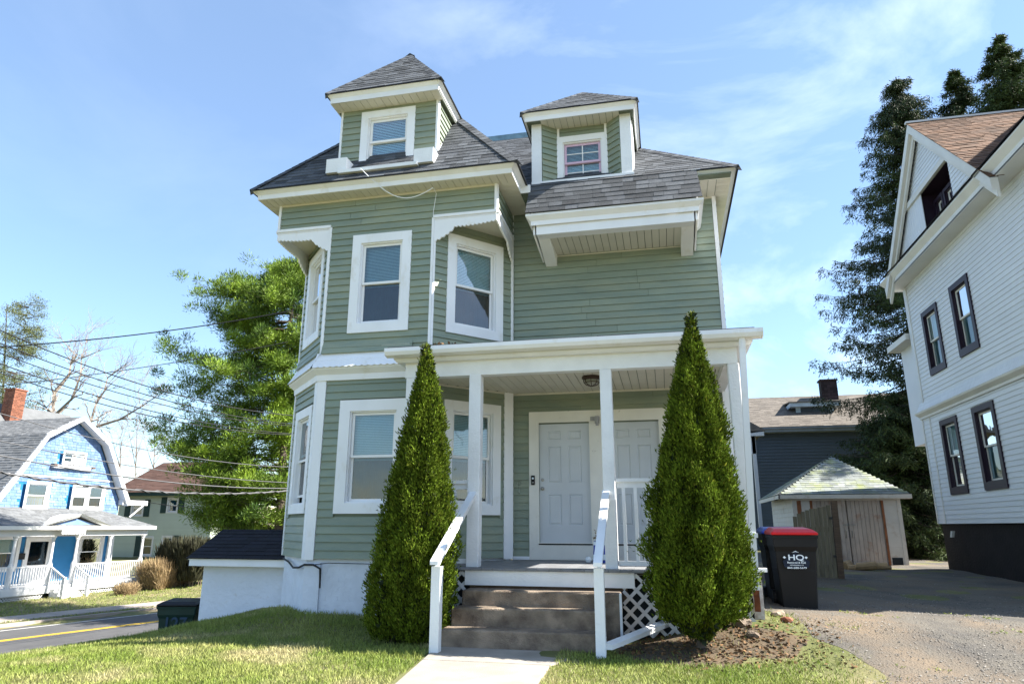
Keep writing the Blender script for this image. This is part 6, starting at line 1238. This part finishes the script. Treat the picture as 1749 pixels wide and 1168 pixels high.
# twiggy hedge and shrubs by the blue house
def twiggy(label, c, size, n, m, seed, name='hedge', leaf=False):
    R = np.random.RandomState(seed); t = thing(name, label, 'hedge' if name == 'hedge' else 'shrub', c); u = R.rand(n, 3); x = (u[:, 0]-.5)*size[0]; y = (u[:, 1]-.5)*size[1]; edge = 1-.12*R.rand(n)
    base = np.stack([c[0]+x*.75, c[1]+y*.75, np.full(n, c[2])+.05*R.rand(n)], 1); top = np.stack([c[0]+x*(1+.05*R.normal(size=n)), c[1]+y, c[2]+size[2]*(.55+.45*R.rand(n)**.4)*(1-.25*(np.abs(u[:, 0]-.5)*2)**4)], 1)
    k = R.rand(n, 1); mid = base+(top-base)*k; L0 = np.linalg.norm(top-base, axis=1); o = leaves('twigs', mid, (top-base)+R.normal(size=(n, 3))*.28, np.minimum(.5, L0*.5), .010 if not leaf else .03, m, t, R=R, kind='stuff')
    mb = MB()
    for i in range(14): s = np.array([c[0]+(i/13-.5)*size[0]*.7, c[1]+R.uniform(-.2, .2)*size[1], c[2]-.2]); mb.tube([s, s+np.array([R.uniform(-.2, .2), 0, size[2]*.6])], [.03, .015], 5)
    mb.build('stems', M['twig'], t)
hc = fp0.at(252, 990); p = fp0.P(hc[0]-.35, 1.7, -3.56); twiggy('clipped dry brown hedge in front of the right end of the blue house porch', (p[0], p[1], p[2]), (1.6, 3.6, 1.55), 15000, M['hedge'], 5)
p = fp0.P(fp0.at(155, 1008)[0], 2.3, -3.56); twiggy('small tuft of dry twigs beside the porch steps of the blue house', (p[0], p[1], p[2]), (.8, 1.1, .6), 2500, M['hedge'], 6)
p = onY(322, 970, 36); twiggy('dark rounded shrub between the dry hedge and the white outbuilding', (p[0], 36, -3.1), (2.8, 2.4, 2.2), 14000, M['shrub'], 7, 'shrub', True)

# ------------------------------------------------------------------ turf, stones, litter
GRs = np.random.RandomState(12)
def scatter(n, x0, x1, y0, y1, keep): x = GRs.uniform(x0, x1, n); y = GRs.uniform(y0, y1, n); k = keep(x, y); return x[k], y[k]
def lawnok(x, y):
    walk = (x > -2.80+(8.2-y)*.13) & (x < -1.27+(8.2-y)*.03) & (y < 8.52)
    steps = (x > -2.8) & (x < -.78) & (y > 8.4); porch = (x > -3.75) & (x < 1.15) & (y > 9.3)
    hs = (x > BX0-.1) & (x < RX) & (y > np.where(x < BX1, 11.66-(x-BX0)*1.05, np.where(x < BX2+.1, F0-.02, 9.3))); an_ = (x < BX0+.1) & (x > -8.95) & (y > 12.05)
    return ~(walk | steps | porch | hs | an_) & (x < dedge(y)+.1*GRs.normal(size=x.shape))
pat = lambda x, y: .5+.25*np.sin(x*2.1+np.sin(y*1.7)*1.4)+.25*np.sin(y*2.7+x*.8+1.2*np.sin(x*1.3))
x, y = scatter(420000, -10.5, 2.4, 4.6, 12.6, lawnok)
dn = np.exp(-((y-6.5)/5.)**2)*.7+.3; bare_ = (((x-.4)/1.1)**2+((y-8.8)/.76)**2 < 1); under = bare_ & (GRs.rand(len(x)) > .06)
edge = np.clip((dedge(y)-x)/.9, .25, 1); k = (GRs.rand(len(x)) < dn*edge*(.55+.45*pat(x, y))) & ~under; x, y = x[k], y[k]
z = H(x, y); n = len(x); hgt = .022+.035*GRs.rand(n)+.05*((y > 9.7) & (x < -4))*GRs.rand(n)+.03*(np.abs(x+3)<.5)*(y > 7.9)*GRs.rand(n); D = np.stack([GRs.normal(size=n)*.55, GRs.normal(size=n)*.55, np.ones(n)], 1)
g_ = leaves('grass', np.stack([x, y, z-.004], 1), D, hgt*1.25, .0032+.0016*GRs.rand(n), M['grass'], R=GRs); tag(g_, 'short spring grass with straw coloured patches on the front lawn', 'grass', kind='stuff')
x, y = scatter(70000, -46, -17, 16, 52, lambda x, y: (roadw(x, y) > 3.3) & (~((roadw(x, y) > 3.7) & (roadw(x, y) < 5.3))) & (roadw(x, y) < 13)); z = H(x, y); n = len(x)
g_ = leaves('grass', np.stack([x, y, z], 1), np.stack([GRs.normal(size=n)*.5, GRs.normal(size=n)*.5, np.ones(n)], 1), .10, .014, M['grass'], R=GRs); tag(g_, 'grass verge and front lawn of the blue house', 'grass', kind='stuff')
def stones(name, x, y, z, s, m):
    n = len(x); T = np.array([[1, 0, 0], [-.6, .8, 0], [-.5, -.85, 0], [.1, 0, .75]]); A = GRs.rand(n)*6.28; c, s_ = np.cos(A), np.sin(A); V = T[None]*s[:, None, None]*(1+.35*GRs.normal(size=(n, 4, 3))); Vx = V[..., 0]*c[:, None]-V[..., 1]*s_[:, None]; Vy = V[..., 0]*s_[:, None]+V[..., 1]*c[:, None]
    V = np.stack([Vx+x[:, None], Vy+y[:, None], V[..., 2]+z[:, None]], -1).reshape(-1, 3); i = np.arange(n)[:, None]*4; F = np.concatenate([i+[0, 1, 3], i+[1, 2, 3], i+[2, 0, 3]], 1).reshape(-1, 3); return nmesh(name, V, F, m)
x, y = scatter(150000, 1.0, 9, 4.8, 20, lambda x, y: (x > dedge(y)-.25*GRs.rand(len(x))) & (GRs.rand(len(x)) < np.exp(-np.clip(y-8, 0, 99)/3.5)) & (GRs.rand(len(x)) < .25+.75*(pat(x*.7+4, y*1.1) > .45))); o = stones('gravel', x, y, H(x, y)+.012, .004+.011*GRs.rand(len(x))**3, M['stone']); tag(o, 'loose grey and tan gravel over the dirt driveway', 'gravel', kind='stuff')
x, y = scatter(4500, -.85, 1.9, 7.7, 9.9, lambda x, y: (GRs.rand(len(x)) < np.exp(-((x-.5)/.85)**2-((y-8.75)/.62)**2)*1.4)); n = len(x); o = leaves('fallen_leaves', np.stack([x, y, H(x, y)+.008+.012*GRs.rand(n)], 1), np.stack([GRs.normal(size=n), GRs.normal(size=n), .25*GRs.normal(size=n)], 1), .05, .014, M['litter'], R=GRs); tag(o, 'brown fallen leaves under the arborvitae right of the steps', 'leaves', kind='stuff')
x, y = scatter(1500, 1.8, 8, 6, 11, lambda x, y: (pat(x*1.7, y*2.3+2) > .86)); x = np.repeat(x, 6)+GRs.normal(size=len(x)*6)*.03; y = np.repeat(y, 6)+GRs.normal(size=len(y)*6)*.03; n = len(x); o = leaves('weeds', np.stack([x, y, H(x, y)+.01], 1), np.stack([GRs.normal(size=n), GRs.normal(size=n), np.ones(n)*.6], 1), .035, .006, M['grass'], R=GRs); tag(o, 'sparse green weeds growing in the gravel driveway', 'weeds', kind='stuff')
for i, (px, py, s) in enumerate(((1330, 1056, .09), (1345, 1062, .07), (1268, 1062, .12), (1285, 1070, .08))):
    p = onZ(px, py, -1.12); b = bmesh.new(); bmesh.ops.create_icosphere(b, subdivisions=2, radius=s)
    for v in b.verts: v.co *= 1+.25*math.sin(v.co.x*40+i)*math.cos(v.co.y*37+i*2); v.co.z *= .55
    me = bpy.data.meshes.new('rock'); b.to_mesh(me); b.free(); me.materials.append(M['brick'] if i == 1 else M['conc']); o = link('rock', me, None, Matrix.Translation((p[0], p[1], float(H(p[0], p[1]))+.02)))
    tag(o, ['grey stone at the driveway corner beside the red lidded bin', 'reddish broken brick lying beside the driveway corner stone', 'flat stone under the lattice right of the taller arborvitae', 'small stone at the foot of the porch corner post'][i], 'stone')
